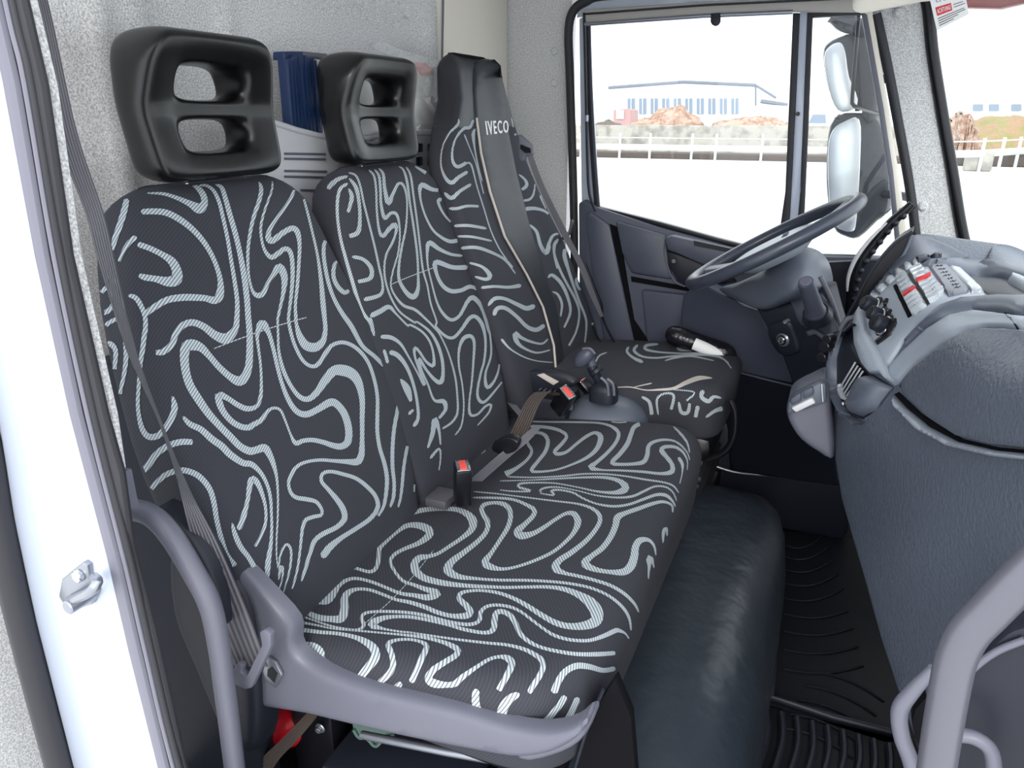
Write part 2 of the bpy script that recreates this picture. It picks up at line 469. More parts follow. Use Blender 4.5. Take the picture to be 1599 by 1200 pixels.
def ribbons(strokes, bvh, off=0.0008, step=2.6, jump=0.07):
    vs = []; fs = []
    for st in strokes:
        P = catmull([np.array(p, float) for p in st], 10)
        # resample
        Q = [P[0]]; acc = 0
        for a, b in zip(P[:-1], P[1:]):
            L = np.linalg.norm((b - a)[:2]); acc += L
            if acc >= step: Q.append(b); acc = 0
        if np.linalg.norm((Q[-1] - P[-1])[:2]) > .5: Q.append(P[-1])
        prev = None
        for i in range(len(Q)):
            a = Q[max(i - 1, 0)]; b = Q[min(i + 1, len(Q) - 1)]; t = (b - a)[:2]; L = np.linalg.norm(t)
            if L < 1e-6: continue
            n = np.array([-t[1], t[0]]) / L; w = max(Q[i][2], .7) / 2
            if len(Q) > 3:
                if i == 0 or i == len(Q) - 1: w *= .45
            row = []
            for s in (-1, -.33, .33, 1):
                p = Q[i][:2] + n * w * s; h, nn = cast(bvh, p[0], p[1])
                if h is None: row = None; break
                row.append(h + nn * off)
            if row is None: prev = None; continue
            if (row[0] - row[3]).length > .11: prev = None; continue
            k = len(vs); vs += row
            if prev is not None and (vs[prev] - row[0]).length < jump and (vs[prev + 3] - row[3]).length < jump:
                for j in range(3): fs.append((prev + j, prev + j + 1, k + j + 1, k + j))
            prev = k
    return vs, fs
def add_ribbons(o, strokes, material, **k):
    vs, fs = ribbons(strokes, bvh_of(o), **k)
    if not fs: return
    me = o.data; w = world_of(o)
    slot = len(me.materials); me.materials.append(material)
    bm = bmesh.new(); bm.from_mesh(me)
    nv = [bm.verts.new(v - w) for v in vs]
    for f in fs:
        try:
            ff = bm.faces.new([nv[i] for i in f]); ff.material_index = slot; ff.smooth = True
            ff.normal_update()
            c = ff.calc_center_median() + w
            if ff.normal.dot(c - CPOS) > 0: ff.normal_flip()
        except ValueError: pass
    bmesh.ops.delete(bm, geom=[v for v in bm.verts if not v.link_faces], context='VERTS')
    bm.to_mesh(me); bm.free()
def text_geo(s, size, origin, xdir, ydir, extrude=0.0005, bold=0.0, align='CENTER'):
    cu = bpy.data.curves.new('t', 'FONT'); cu.body = s; cu.size = size; cu.extrude = extrude; cu.offset = bold
    cu.align_x = align; cu.align_y = 'CENTER'; cu.resolution_u = 3
    o = bpy.data.objects.new('t', cu); COL.objects.link(o); bpy.context.view_layer.update()
    dg = bpy.context.evaluated_depsgraph_get(); me = bpy.data.meshes.new_from_object(o.evaluated_get(dg))
    xd = Vector(xdir).normalized(); yd = Vector(ydir); yd = (yd - xd * yd.dot(xd)).normalized(); zd = xd.cross(yd)
    vs = [Vector(origin) + xd * v.co.x + yd * v.co.y + zd * v.co.z for v in me.vertices]; fs = [tuple(p.vertices) for p in me.polygons]
    bpy.data.objects.remove(o); bpy.data.curves.remove(cu); bpy.data.meshes.remove(me)
    return vs, fs
def subsurf_ob(o, lv=2):
    m = o.modifiers.new('s', 'SUBSURF'); m.levels = lv; m.render_levels = lv
    bpy.context.view_layer.update(); dg = bpy.context.evaluated_depsgraph_get()
    me = bpy.data.meshes.new_from_object(o.evaluated_get(dg)); old = o.data; o.modifiers.clear(); o.data = me; bpy.data.meshes.remove(old)
    me.shade_smooth(); return o

def slab(name, poly, Y, th, m, parent=None, edge=.01, er=10, step=14, lean=(0, 0)):
    """rounded-edge plate standing at distance Y"""
    v, f = relief_geo([tuple(p) for p in poly], lambda x, y: Y + lean[0] * (x - poly[0][0]) + lean[1] * (y - poly[0][1]), step=step, thick=(0, th, 0), edge=edge, er=er)
    return mesh_ob(name, v, f, m, parent, angle=60)
def text_on(s, quad4, place, thick=.001, bold=0.0, sx=1.0):
    """letters mapped into a pixel quad (tl,tr,br,bl); place(u,v)->(point, normal)"""
    cu = bpy.data.curves.new('t', 'FONT'); cu.body = s; cu.size = 1; cu.offset = bold; cu.resolution_u = 3; cu.space_character = 1.28
    o = bpy.data.objects.new('t', cu); COL.objects.link(o); bpy.context.view_layer.update()
    dg = bpy.context.evaluated_depsgraph_get(); me = bpy.data.meshes.new_from_object(o.evaluated_get(dg))
    xs = [v.co.x for v in me.vertices]; ys = [v.co.y for v in me.vertices]; x0, x1, y0, y1 = min(xs), max(xs), min(ys), max(ys)
    vs = []; bk = []
    for v in me.vertices:
        u = (v.co.x - x0) / (x1 - x0); w = 1 - (v.co.y - y0) / (y1 - y0); p, n = place(u, w); vs.append(p + n * thick); bk.append(p - n * .0005)
    n_ = len(vs); fs = [tuple(p.vertices) for p in me.polygons]
    ed = {}
    for f in fs:
        for i in range(len(f)): e = (f[i], f[(i + 1) % len(f)]); ed[e] = 1
    side = [(e[1], e[0], e[0] + n_, e[1] + n_) for e in ed if (e[1], e[0]) not in ed]
    fs = fs + [tuple(i + n_ for i in reversed(f)) for f in fs] + side
    bpy.data.objects.remove(o); bpy.data.curves.remove(cu); bpy.data.meshes.remove(me)
    return vs + bk, fs
# ------------------------------------------------------------ woven line pattern (traced courses of the light thread)
def tr(s, ox, oy, k): return [(ox + x / k, oy + y / k, w / k) for (x, y, w) in s]
def w_(pts, d=24): return [(p[0], p[1], p[2] if len(p) > 2 else d) for p in pts]
def _A(*p): return tr(w_(p), 140, 270, 4.615)
def _B(*p): return tr(w_(p), 360, 270, 4.615)
def _C(*p): return tr(w_(p), 140, 500, 4.615)
def _D(*p): return tr(w_(p, 22), 360, 500, 4.0)
def _E(*p): return tr(w_(p), 180, 700, 4.615)
def _F(*p): return tr(w_(p), 430, 700, 4.615)
def _G(*p): return tr(w_(p, 16), 490, 250, 4.443)
def _H(*p): return tr(w_(p, 14), 540, 480, 4.0)
def _I(*p): return tr(w_(p), 430, 880, 4.615)
def _J(*p): return tr(w_(p), 640, 900, 4.615)
def _K(*p): return tr(w_(p, 26), 560, 740, 4.615)
def _L(*p): return tr(w_(p, 18), 780, 740, 4.615)
def _M(*p): return tr(w_(p, 18), 780, 630, 5.158)
def _N(*p): return tr(w_(p, 18), 640, 160, 4.615)
def _O(*p): return tr(w_(p, 18), 720, 380, 4.615)
def _Q(*p): return tr(w_(p, 18), 900, 500, 5.0)
S1 = [
 _A((415,150,10),(530,155,22),(630,185,30),(720,225,45),(790,260,75),(825,220,50),(815,160,45),(775,110,35),(740,100,8)),
 _A((370,285,40),(450,280,42),(550,290,45),(650,340,45),(740,410,42),(820,500,38),(880,600,34),(920,700,34),(940,790,40),(935,880,60),(900,920,55),(830,905,45),(760,900,48),(660,900,50),(550,920,48),(450,980,45),(400,1020,40)),
 _A((345,515,40),(430,545,40),(520,590,42),(590,640,60),(625,710,70),(620,770,85),(560,785,70),(470,765,45),(400,755,45),(355,740,30)),
 _A((790,95,15),(840,95,20),(890,130,25),(930,210,28),(960,330,28),(990,470,28),(1015,620,28),(1040,770,30),(1060,920,32),(1058,1050,38),(1045,1130,48),(980,1195,75),(900,1170,60),(820,1110,50),(740,1080,48),(670,1100,48),(620,1160,45),(590,1235,45),(530,1290,45),(475,1295,35)),
 _A((905,88,10),(950,110,30),(980,200,35),(1010,310,38),(1050,450,38),(1080,580,38),(1110,740,42),(1130,900,42),(1140,1040,42)) + _C((1150,100,45),(1150,250,50),(1140,350,55),(1110,420,65),(1070,440,70),(1010,410,50),(930,340,45),(860,260,45),(800,200,60),(740,180,80),(695,190,75),(680,260,65),(690,370,60),(720,470,60),(780,570,60),(850,670,55),(930,760,50),(1010,840,50),(1080,910,50),(1150,945,55)) + _D((160,812,45),(210,800,50),(240,840,40),(265,900,30),(285,980,18),(293,1080,14),(293,1200,12)) + _E((1165,560,13),(1160,650,12),(1160,780,10),(1170,870,6)),
 _A((270,190,40),(250,280,45),(220,380,45),(185,480,40),(170,560,25)),
 _A((335,460,35),(290,500,35),(250,560,28),(215,640,20)),
 _A((280,885,25),(330,900,35),(370,960,35),(400,1050,32),(400,1150,35)) + _C((395,100,35),(385,200,35),(370,300,32),(360,420,28),(355,500,28),(350,600,28),(360,700,32),(385,790,40),(430,840,45),(500,830,45),(560,760,45),(600,680,45),(610,620,45),(595,550,15)),
 _A((130,820,30),(85,870,30),(70,940,30),(100,1005,35),(150,985,35),(180,930,30)),
 _C((80,120,25),(120,40,30),(180,0,30),(225,-5,30),(250,80,30),(262,180,32),(265,280,35),(250,400,30),(225,520,25),(220,650,20),(240,780,20),(280,920,22),(320,1020,40),(380,1080,50),(430,1040,45),(480,970,45),(560,910,45),(650,880,45),(740,880,40)),
 _C((110,190,30),(150,170,40),(190,220,35),(185,330,30),(175,450,25),(178,550,12)),
 _C((670,695,20),(720,750,40),(800,790,45),(880,860,50),(950,910,50),(1010,970,50),(1100,1030,45)) + _D((130,903,36),(190,960,26),(230,1040,22),(248,1120,20)) + _E((1122,460,20),(1125,560,20),(1120,680,25),(1105,780,35),(1095,870,40),(1098,960,12)),
 _C((925,530,50),(1000,570,38),(1060,610,38),(1130,640,40)) + _D((160,540,26),(185,480,24),(190,400,18),(185,280,16),(170,160,18),(165,90,25),(195,25,55),(235,80,30),(265,180,25),(290,290,25),(320,400,25),(360,500,30),(410,570,35),(470,590,40),(540,560,40),(620,515,48),(665,530,45),(710,590,45),(735,680,45),(730,760,45),(690,790,40),(640,785,35),(580,765,30),(510,750,28),(450,755,28),(405,770,30),(375,720,14),(340,630,14),(310,565,16),(270,550,18),(230,570,22),(190,625,30),(130,660,35)) + _C((1150,775,42),(1090,770,42),(1020,730,42),(960,660,45),(930,590,50),(920,530,40)),
 _B((300,65,12),(298,120,15),(270,200,16),(235,300,18),(215,400,20),(225,500,20),(250,570,25),(290,610,35),(330,590,38),(385,550,35),(420,560,35),(440,620,32),(445,740,30),(435,880,26),(420,1000,22)) + _D((360,0,20),(375,80,22),(400,160,22),(440,240,22),(480,280,22),(520,290,25),(550,270,28),(590,210,28),(630,160,25),(690,140,24),(750,155,24),(810,200,24),(860,270,22),(895,370,22),(915,480,22),(915,600,24),(915,700,24),(930,800,24),(960,900,26),(975,990,26),(970,1080,24),(955,1160,20)) + _F((740,490,18),),
 _B((205,70,15),(220,120,30),(205,200,30),(170,300,28),(145,400,26),(125,530,24),(122,640,22),(130,750,18),(155,850,22),(190,885,38),(230,870,38),(270,790,28),(310,730,35),(350,680,55),(385,750,50),(380,850,32),(360,950,22),(340,1040,20)) + _D((292,0,15),(295,100,15),(300,200,18),(330,320,25),(380,420,25),(430,480,30),(480,495,35),(530,460,40),(580,390,50),(640,320,60),(700,315,70),(760,340,65),(800,400,50),(820,500,35),(820,620,30),(820,740,28),(815,840,40),(790,885,45),(720,885,30),(640,880,22),(560,875,20),(480,885,20),(420,910,22),(380,960,24),(360,1020,20),(375,1080,22),(410,1110,26),(470,1120,28),(530,1135,24)) + _F((323,427,24),(335,460,22),(325,485,25),(270,497,28),(215,520,28),(195,570,25),(185,640,22),(175,740,18),(160,850,18),(140,940,16),(118,1015,12)),
 _B((430,65,12),(455,110,20),(440,170,22),(390,250,22),(330,330,22),(280,410,30),(270,470,45),(300,490,45),(380,430,40),(445,400,40),(480,430,40),(495,520,28),(490,650,25),(480,800,25),(465,950,22),(468,1040,26)) + _D((410,30,22),(430,100,40),(470,160,55),(530,170,55),(575,130,38),(590,60,28)) + _B((675,1050,32),(665,950,38),(650,780,30),(625,600,20),(585,420,18),(540,240,18),(500,105,12)),
 _B((715,460,20),(680,490,25),(668,560,28),(675,650,28),(700,780,28),(740,900,28),(800,1010,32),(870,1110,35)) + _D((820,160,26),(900,230,25),(980,310,25)),
 _B((775,625,15),(745,670,28),(740,750,30),(770,820,32),(820,865,32),(850,845,25)),
 _D((1055,490,20),(1040,570,24),(1020,680,24),(1010,800,24),(1010,920,24),(1020,1020,22),(1015,1110,22),(995,1170,15)),
 _D((1125,690,16),(1100,800,20),(1080,920,20),(1070,1030,20),(1060,1110,16),(1045,1170,12)),
 _D((1160,870,10),(1150,970,10),(1145,1075,10)),
 _E((230,330,30),(290,260,35),(370,190,40),(470,160,42),(550,175,42),(620,220,42),(680,300,40),(710,400,38),(730,520,35),(760,640,35),(800,760,35),(860,850,45)),
 _E((840,540,15),(860,620,35),(900,710,38),(960,790,35),(1010,880,38),(1050,980,38),(1080,1060,25)),
 _E((885,590,35),(920,500,40),(950,380,30),(965,280,40),(985,225,50),(1020,250,40),(1055,330,30),(1080,430,22),(1080,540,22),(1045,640,22),(1005,710,18)),
 _F((335,790,50),(385,720,50),(470,650,35),(580,580,32),(680,510,32),(735,430,32),(720,350,30),(660,280,30),(580,220,28),(490,190,28),(400,170,26),(340,185,26),(330,240,26),(380,300,30),(440,370,38),(485,440,42),(495,510,40),(440,570,35),(340,620,35),(280,670,32),(250,750,28),(220,850,26),(185,960,14)),
 _F((20,850,12),(40,750,15),(80,695,20),(110,740,18),(105,850,16),(80,960,12),(55,1040,8)),
 _F((20,950,8),(40,850,30),(50,920,12),(20,1040,10)),
 [(333,545,1.6),(372,530,1.6),(430,510,1.6),(478,496,1.6)],
]
S2 = [
 _G((235,115,18),(170,135,28),(115,180,35),(105,205,30)),
 _G((235,165,20),(185,200,22),(165,280,22),(165,400,20),(185,540,20),(220,680,22),(260,820,24),(300,960,26),(340,1060,24),(390,1130,22),(410,1200,20)),
 _G((240,200,15),(262,260,30),(235,365,20)),
 _G((245,130,15),(290,190,28),(310,280,24),(318,400,24),(305,500,32),(245,530,30)),
 _G((240,90,12),(290,110,15),(320,180,15),(345,300,15),(380,440,15),(420,600,15),(450,740,16),(475,860,16),(460,935,25),(345,970,30)),
 _G((265,672,25),(340,690,25),(395,750,30),(390,820,30),(305,845,25)),
 _G((380,72,12),(415,110,16),(430,200,15),(435,350,15),(450,480,18),(475,530,28),(520,480,30),(560,450,35),(570,490,20),(545,570,16),(500,660,14),(487,760,14),(500,860,14),(540,970,14),(600,1060,14),(700,1130,14)) + _H((440,90,12),(520,150,16),(570,230,20),(600,330,20),(605,420,22),(590,470,30),(550,450,22),(500,390,16),(455,320,20),(470,390,14),(510,480,12),(550,580,16),(610,590,30),(620,640,22),(580,695,16)),
 _G((420,68,12),(450,110,18),(460,200,18),(465,310,20),(490,405,26),(530,370,22),(570,375,22),(590,440,14),(595,540,12),(580,660,12),(550,760,12),(532,865,12),(560,940,14),(620,1010,20),(700,1040,20),(770,1100,16),(840,1170,14)) + _H((590,180,10),(640,290,10),(680,430,12),(695,560,12),(695,660,14),(660,720,14),(600,760,12)),
 _G((450,60,12),(480,100,20),(490,200,24),(515,300,35),(545,240,24),(580,170,20),(615,170,18),(640,240,14),(645,350,12),(635,480,14),(610,600,16),(590,720,18),(590,830,22),(640,920,30),(690,950,40),(720,900,26),(722,800,16),(715,650,16),(690,460,16),(665,300,15),(645,150,18),(620,70,14),(590,48,10)),
 _G((640,50,10),(670,110,15),(690,250,14),(715,430,14),(735,600,14),(755,760,14),(785,870,12),(810,1000,12),(850,1120,12)) + _H((560,120,14),(620,180,18),(670,190,20),(720,140,20),(770,70,24),(810,60,24),(850,110,24),(870,200,16),(865,320,14),(835,440,14),(820,540,16),(840,590,22),(880,580,16),(980,460,10)),
 _G((700,45,10),(750,75,20),(800,105,28),(830,110,30)),
 _G((895,212,20),(820,205,28),(745,175,35),(735,250,16),(765,370,14),(820,480,16),(880,535,20),(940,565,26),(995,560,28)),
 _G((970,450,14),(910,390,14),(870,320,18),(865,275,24),(920,290,24)),
 _G((1030,665,18),(950,655,20),(870,620,26),(800,575,35),(785,640,20),(790,740,12),(815,850,12),(850,980,14),(890,1060,20),(950,1110,24),(1010,1080,22),(1060,990,26),(1100,955,34),(1150,1000,30),(1180,1070,24),(1210,1180,20)) + _H((900,180,12),(905,300,12),(870,420,14),(880,500,24),(920,470,16),(950,400,12),(965,300,10)),
 _G((1065,745,35),(960,745,30),(845,710,35),(850,790,24),(890,870,28),(950,910,30),(1020,905,28),(1080,880,28),(1130,900,20),(1180,980,10),(1250,1180,8)),
 _G((390,1085,35),(460,1050,35),(520,1020,30),(570,1070,14),(650,1150,14)) + _H((400,110,14),(470,150,14),(520,210,14),(545,290,14),(545,365,22),(500,340,16),(455,275,16),(428,255,20),(430,310,14),(460,400,16),(490,490,25)),
 _H((680,800,10),(720,740,10),(735,620,10),(725,480,10),(705,370,12),(705,270,16),(730,200,24),(775,180,24),(800,220,18),(795,340,14),(785,470,12),(770,590,12),(775,670,18),(820,670,14),(870,620,14),(905,610,16),(890,660,12),(820,740,8)),
 _H((215,185,26),(280,190,26),(340,230,18),(390,310,12),(440,400,10),(480,480,14)),
 _H((270,280,30),(320,300,30),(370,360,24),(410,450,20),(440,570,18),(450,690,20),(420,745,25)),
 _H((150,65,20),(165,120,18),(175,180,15)), _H((235,265,20),(250,310,20),(260,350,20)),
 _H((340,450,15),(380,510,45),(405,590,18)), _H((390,670,20),(405,655,18),(420,640,15)),
 _H((510,880,15),(540,790,28),(555,700,32),(580,770,18),(590,860,10)),
 _H((525,945,18),(580,885,14),(590,940,10),(580,1020,8)),
 [(609,445,1.4),(640,432,1.4),(683,416,1.4)],
]
S3 = [
 _F((195,965,8),(300,920,16),(360,870,18),(440,835,20),(520,850,22),(600,875,22),(680,895,24),(725,870,28),(745,800,32),(750,730,32),(800,670,34),(880,600,35),(960,560,35),(1050,565,50),(1110,600,60),(1100,640,50),(1030,690,35),(930,730,26),(860,770,26),(830,820,24),(860,890,22),(920,960,22),(1000,990,25),(1080,1020,35),(1170,1050,50),(1100,1080,45),(1000,1065,30),(900,1050,25),(800,1010,22),(700,970,22),(600,945,22),(530,950,25),(460,990,35),(410,1060,55),(370,1100,60),(300,1100,50),(220,1080,30),(110,1050,15)),
 _I((30,280,10),(100,290,20),(200,340,32),(300,390,42),(400,405,45),(475,400,60),(500,330,60),(500,260,55),(525,215,42),(590,190,24),(680,195,22),(780,230,22),(870,265,22),(970,285,28),(1080,320,32)) + _J((200,265,32),(300,290,32),(400,290,45),(435,265,50),(410,220,45),(360,170,40),(365,130,30),(420,112,22),(520,108,20),(640,125,24),(750,165,28),(850,220,34),(950,285,38),(1050,340,42),(1150,365,45),(1260,360,60),(1340,325,80),(1345,260,88),(1300,195,80),(1220,140,50),(1120,100,35),(1000,82,25),(850,82,22),(700,85,22),(550,80,25),(400,72,30),(250,55,40)) + _K((509,768,45),(455,745,50),(410,700,60),(405,650,55),(440,610,45),(500,600,30),(570,580,24),(650,530,26),(740,470,30),(810,410,45),(825,350,60),(790,300,50),(720,265,35),(620,255,32),(500,260,34),(380,285,36),(270,330,38),(180,390,38),(100,460,42),(50,510,42),(0,525,32)) + _F((520,705,12),),
 _I((5,325,8),(100,350,10),(250,405,12),(400,455,14),(530,480,16),(600,480,16),(638,450,26),(622,400,26),(645,365,22),(720,352,20),(850,352,22)) + _J((0,268,22),(100,285,24),(200,312,24),(300,337,24),(400,352,26),(470,345,26),(505,315,30),(510,265,30),(550,225,24),(620,212,22),(720,225,22),(800,260,20),(880,320,20),(960,380,20),(1040,430,24),(1150,462,24),(1280,468,24),(1380,440,30),(1477,395,35)) + _L((850,1130,30),(900,1150,15),(930,1190,10)),
 _J((81,422,14),(0,410,14)) + _K((300,1142,14),(170,1120,20),(95,1090,58),(160,1050,40),(250,1035,26)) + _J((0,298,24),(130,320,24),(280,355,24),(400,390,26),(540,412,26),(600,390,40),(610,330,45),(620,275,40),(660,258,35),(720,285,38),(760,340,38),(790,410,34),(850,470,30),(940,515,24),(1060,545,26),(1200,565,28),(1350,565,32),(1477,555,30)),
 _J((0,410,14),(81,422,14),(250,448,16),(400,468,18),(550,485,20),(700,500,22),(820,530,28),(900,570,34),(950,610,40),(960,660,40),(930,730,40),(890,790,40),(860,845,40)),
 _I((95,430,16),(180,430,20),(300,450,14),(420,475,12),(600,490,14),(800,508,14)) + _J((0,432,20),(100,445,24),(200,468,26),(280,495,34),(345,535,45),(330,575,42),(250,625,42),(170,680,48),(135,740,55),(180,775,60),(270,785,40),(330,775,45),(380,730,40),(480,660,28),(570,605,26),(650,585,26),(710,600,50),(735,640,50),(700,720,45),(660,790,42),(640,825,42)),
 _I((115,490,30),(200,485,30),(330,500,26),(450,510,26),(570,535,32),(660,575,50),(715,625,62),(720,680,65),(680,740,60),(630,800,55),(590,870,60)),
 _I((165,640,10),(150,610,30),(200,590,40),(270,600,55),(320,640,65),(325,685,50),(270,710,30),(280,760,28),(320,800,12)),
 _I((740,920,40),(755,860,40),(820,800,45),(850,740,42),(840,660,40),(815,590,40),(860,560,24),(960,552,20),(1050,570,24),(1090,605,40),(1060,680,42),(1020,770,42),(980,860,42)),
 _I((830,950,45),(880,890,45),(910,860,35)),
 _J((100,925,10),(180,910,35),(260,910,45),(320,930,50),(370,975,45)),
 _J((480,815,50),(475,900,55),(495,1000,60)),
 _J((790,850,35),(730,880,60),(680,940,70),(650,1020,70)),
 _J((1120,865,45),(1070,940,45),(1000,1020,45),(930,1090,45),(870,1130,50)),
 _J((1210,875,45),(1175,950,45),(1140,1020,45),(1090,1110,45)),
 _J((1035,845,50),(1070,760,48),(1120,690,45),(1200,650,45),(1290,655,40),(1390,680,35),(1477,665,35)),
 _K((820,175,12),(1000,178,18)) + _L((100,190,20),(190,225,24),(250,265,34),(240,310,34),(180,370,36),(130,420,55),(160,450,55),(240,435,36),(320,390,30),(400,335,26),(480,290,26),(540,295,40),(565,350,50),(540,420,34),(480,490,26),(380,570,24),(240,635,22),(100,680,20)) + _K((1020,690,26),(940,670,50),(910,640,50),(960,570,30),(1020,480,30),(1080,380,34),(1095,290,34),(1060,230,36),(980,212,24),(900,230,30),(890,280,35),(930,350,36),(920,420,34),(860,490,34),(760,570,38),(670,640,50),(645,700,65),(720,745,40),(850,760,22),(1000,770,20)) + _L((185,772,20),(350,780,20),(500,795,20),(650,825,20),(780,880,20),(880,960,22),(930,1040,20),(945,1130,12)),
 _K((830,132,10),(1000,148,10)) + _L((200,175,10),(400,200,12),(560,220,14),(660,250,22),(710,290,30),(725,340,32),(690,410,32),(620,490,34),(520,570,38),(430,630,45),(405,685,60),(470,720,28),(560,740,24),(680,770,24),(800,810,24),(900,870,24),(970,940,20),(1000,1000,12)),
 _L((1290,140,8),(1250,90,12),(1180,65,12),(1050,45,14),(900,20,12),(750,5,12),(600,5,12),(450,20,12),(250,30,10),(60,25,10)),
 _L((0,55,8),(200,50,8),(400,40,12),(600,30,14),(750,30,20),(850,50,30),(905,90,50),(895,122,50),(820,140,26),(700,130,14),(560,100,10),(400,72,10),(250,68,12),(150,75,16),(140,100,18),(230,128,14),(100,130,10),(0,120,8)),
 _L((1275,200,8),(1250,140,10),(1200,100,12),(1120,95,14),(1040,130,18),(960,165,18),(850,175,14),(700,160,10),(560,125,8),(420,100,10),(330,105,14),(290,125,14),(310,140,8)),
 _L((290,145,6),(395,158,14),(372,128,18),(430,120,14),(530,140,14),(600,180,14),(700,220,14),(820,238,18),(930,225,18),(1030,190,20),(1130,155,22),(1200,160,24),(1245,200,16),(1265,240,10)),
 _L((1245,280,12),(1240,230,16),(1180,205,20),(1100,220,26),(1000,255,30),(900,290,34),(850,320,50),(835,380,45),(800,460,42),(740,540,40),(660,600,38),(615,650,58),(680,690,40),(780,710,30),(890,712,50),(945,670,60),(970,600,55),(980,530,50),(1010,485,45),(1070,480,26),(1110,520,18),(1125,590,10)),
 _L((1070,760,10),(1075,680,20),(1080,610,50),(1100,640,20),(1110,680,8)),
 _L((1175,500,10),(1180,420,25),(1200,395,20),(1205,450,12)),
 _M((260,150,12),(400,153,14),(600,155,14),(780,160,16),(880,180,20),(940,215,28),(960,260,30),(930,330,28),(860,410,28),(780,480,30),(735,520,45),(820,540,16),(980,545,16),(1150,555,20),(1300,570,24),(1385,555,40),(1390,500,34),(1350,440,34),(1305,385,40),(1330,355,30),(1410,355,24),(1470,390,20),(1510,460,10),(1510,540,6)),
 _M((1190,145,30),(1090,190,34),(1060,250,36),(1030,330,38),(970,410,36),(905,480,34),(960,495,26),(1080,492,26),(1160,475,36),(1190,420,36),(1200,350,32),(1240,315,26),(1320,297,20),(1400,305,16),(1460,340,14),(1510,400,10),(1530,460,8)),
 _M((810,120,10),(880,145,12),(960,158,10),(1050,150,10),(1130,143,8)),
 _M((250,190,28),(370,195,26),(480,220,26),(540,265,26),(510,320,28),(445,390,30),(470,412,30),(540,395,24),(620,330,24),(700,270,26),(770,240,26),(815,275,45),(790,360,38),(720,430,28),(600,490,18),(450,540,16),(300,555,20),(258,540,30),(310,470,28),(370,390,30),(390,310,32),(360,255,28),(290,240,22),(220,270,22),(230,330,24),(260,390,24),(220,460,24),(130,530,30),(45,575,50)),
 _M((1400,190,10),(1460,250,20),(1510,320,16),(1530,400,8)),
 _M((1440,440,30),(1470,490,25),(1470,560,10),(1450,650,8)),
 _H((850,740,12),(920,735,13),(1000,740,14)), _H((730,840,8),(800,810,12),(960,810,16)), _H((720,890,14),(800,870,14),(865,880,24),(840,910,20),(760,920,12)),
 _K((540,555,5),(400,735,5),(250,900,5),(130,1010,5),(50,1080,5)),
]
S4 = [
 _N((455,125,22),(430,180,24),(385,190,22),(330,260,14),(305,350,14),(310,430,20),(345,465,26),(405,435,24)),
 _N((350,120,10),(345,160,18),(280,230,14),(235,330,10),(225,450,12),(255,540,22),(300,580,30),(350,540,26),(415,500,24)),
 _N((250,650,20),(300,690,30),(360,640,24),(440,590,22)), _N((285,765,22),(340,765,22),(410,748,20),(495,750,18)),
 _N((320,890,20),(420,888,22),(550,910,20)), _N((345,965,16),(450,970,18),(590,1000,14)),
 _N((380,1050,22),(460,1045,22),(560,1070,20),(680,1130,16),(740,1190,10)),
 _N((390,230,12),(430,330,8),(470,430,8),(500,540,8),(530,660,8)), _N((470,190,12),(455,230,26),(465,330,12),(490,460,10),(520,570,8)),
 _N((400,440,12),(440,450,14),(480,600,10),(530,760,10),(580,920,10),(640,1050,10),(700,1140,10)),
 _N((730,110,10),(737,150,10),(745,180,8)), _N((755,240,16),(775,205,18),(790,240,10)),
 _N((785,520,12),(830,560,18),(840,600,26),(805,630,20)), _N((885,480,8),(900,570,8),(890,660,14),(860,700,18),(815,708,16)),
 _N((825,770,30),(900,765,24),(980,790,18),(1030,850,14),(1080,930,8)),
 _N((855,880,16),(910,930,22),(940,1030,26),(980,1085,30),(1000,1020,24),(1030,960,20),(1080,945,10)),
 _N((930,600,10),(940,680,12),(980,770,8)), _N((1070,985,20),(1040,1030,24),(1040,1110,14),(1060,1200,10)), _N((1120,1050,30),(1110,1110,24),(1130,1190,16)),
 _O((0,35,22),(100,30,24),(200,60,22),(310,120,14),(390,220,8)), _O((60,140,16),(150,170,20),(205,230,35),(180,260,24),(100,240,16)),
 _O((145,320,20),(240,312,20),(340,318,22),(430,305,30)), _O((195,450,18),(240,400,28),(310,400,24),(400,440,28),(470,470,34),(530,450,34)),
 _O((235,520,28),(260,470,30),(320,470,28),(400,530,26),(470,600,28),(540,625,32),(600,590,28)),
 _O((625,690,12),(580,725,14),(500,710,18),(430,680,24),(390,650,34),(395,700,34),(440,750,20),(540,790,14),(640,770,10)),
 _O((290,690,20),(350,760,12),(450,820,10),(550,850,8),(660,860,8)),
 _O((570,20,16),(610,75,26),(635,30,20),(630,0,12)),
 _O((670,0,14),(670,80,18),(710,190,18),(760,290,18),(820,400,18),(850,500,16),(830,630,14),(775,740,16)),
 _O((770,40,14),(742,60,24),(760,150,24),(800,280,20),(850,420,18),(900,560,16),(890,720,10)),
 _O((625,250,16),(655,230,24),(720,290,26),(770,400,22),(785,500,18),(740,610,14)), _O((655,350,10),(695,370,18),(725,440,18),(715,530,12)),
 _O((865,245,24),(830,265,24),(850,330,18),(940,410,12)), _O((965,490,30),(950,540,20),(945,590,12)),
]
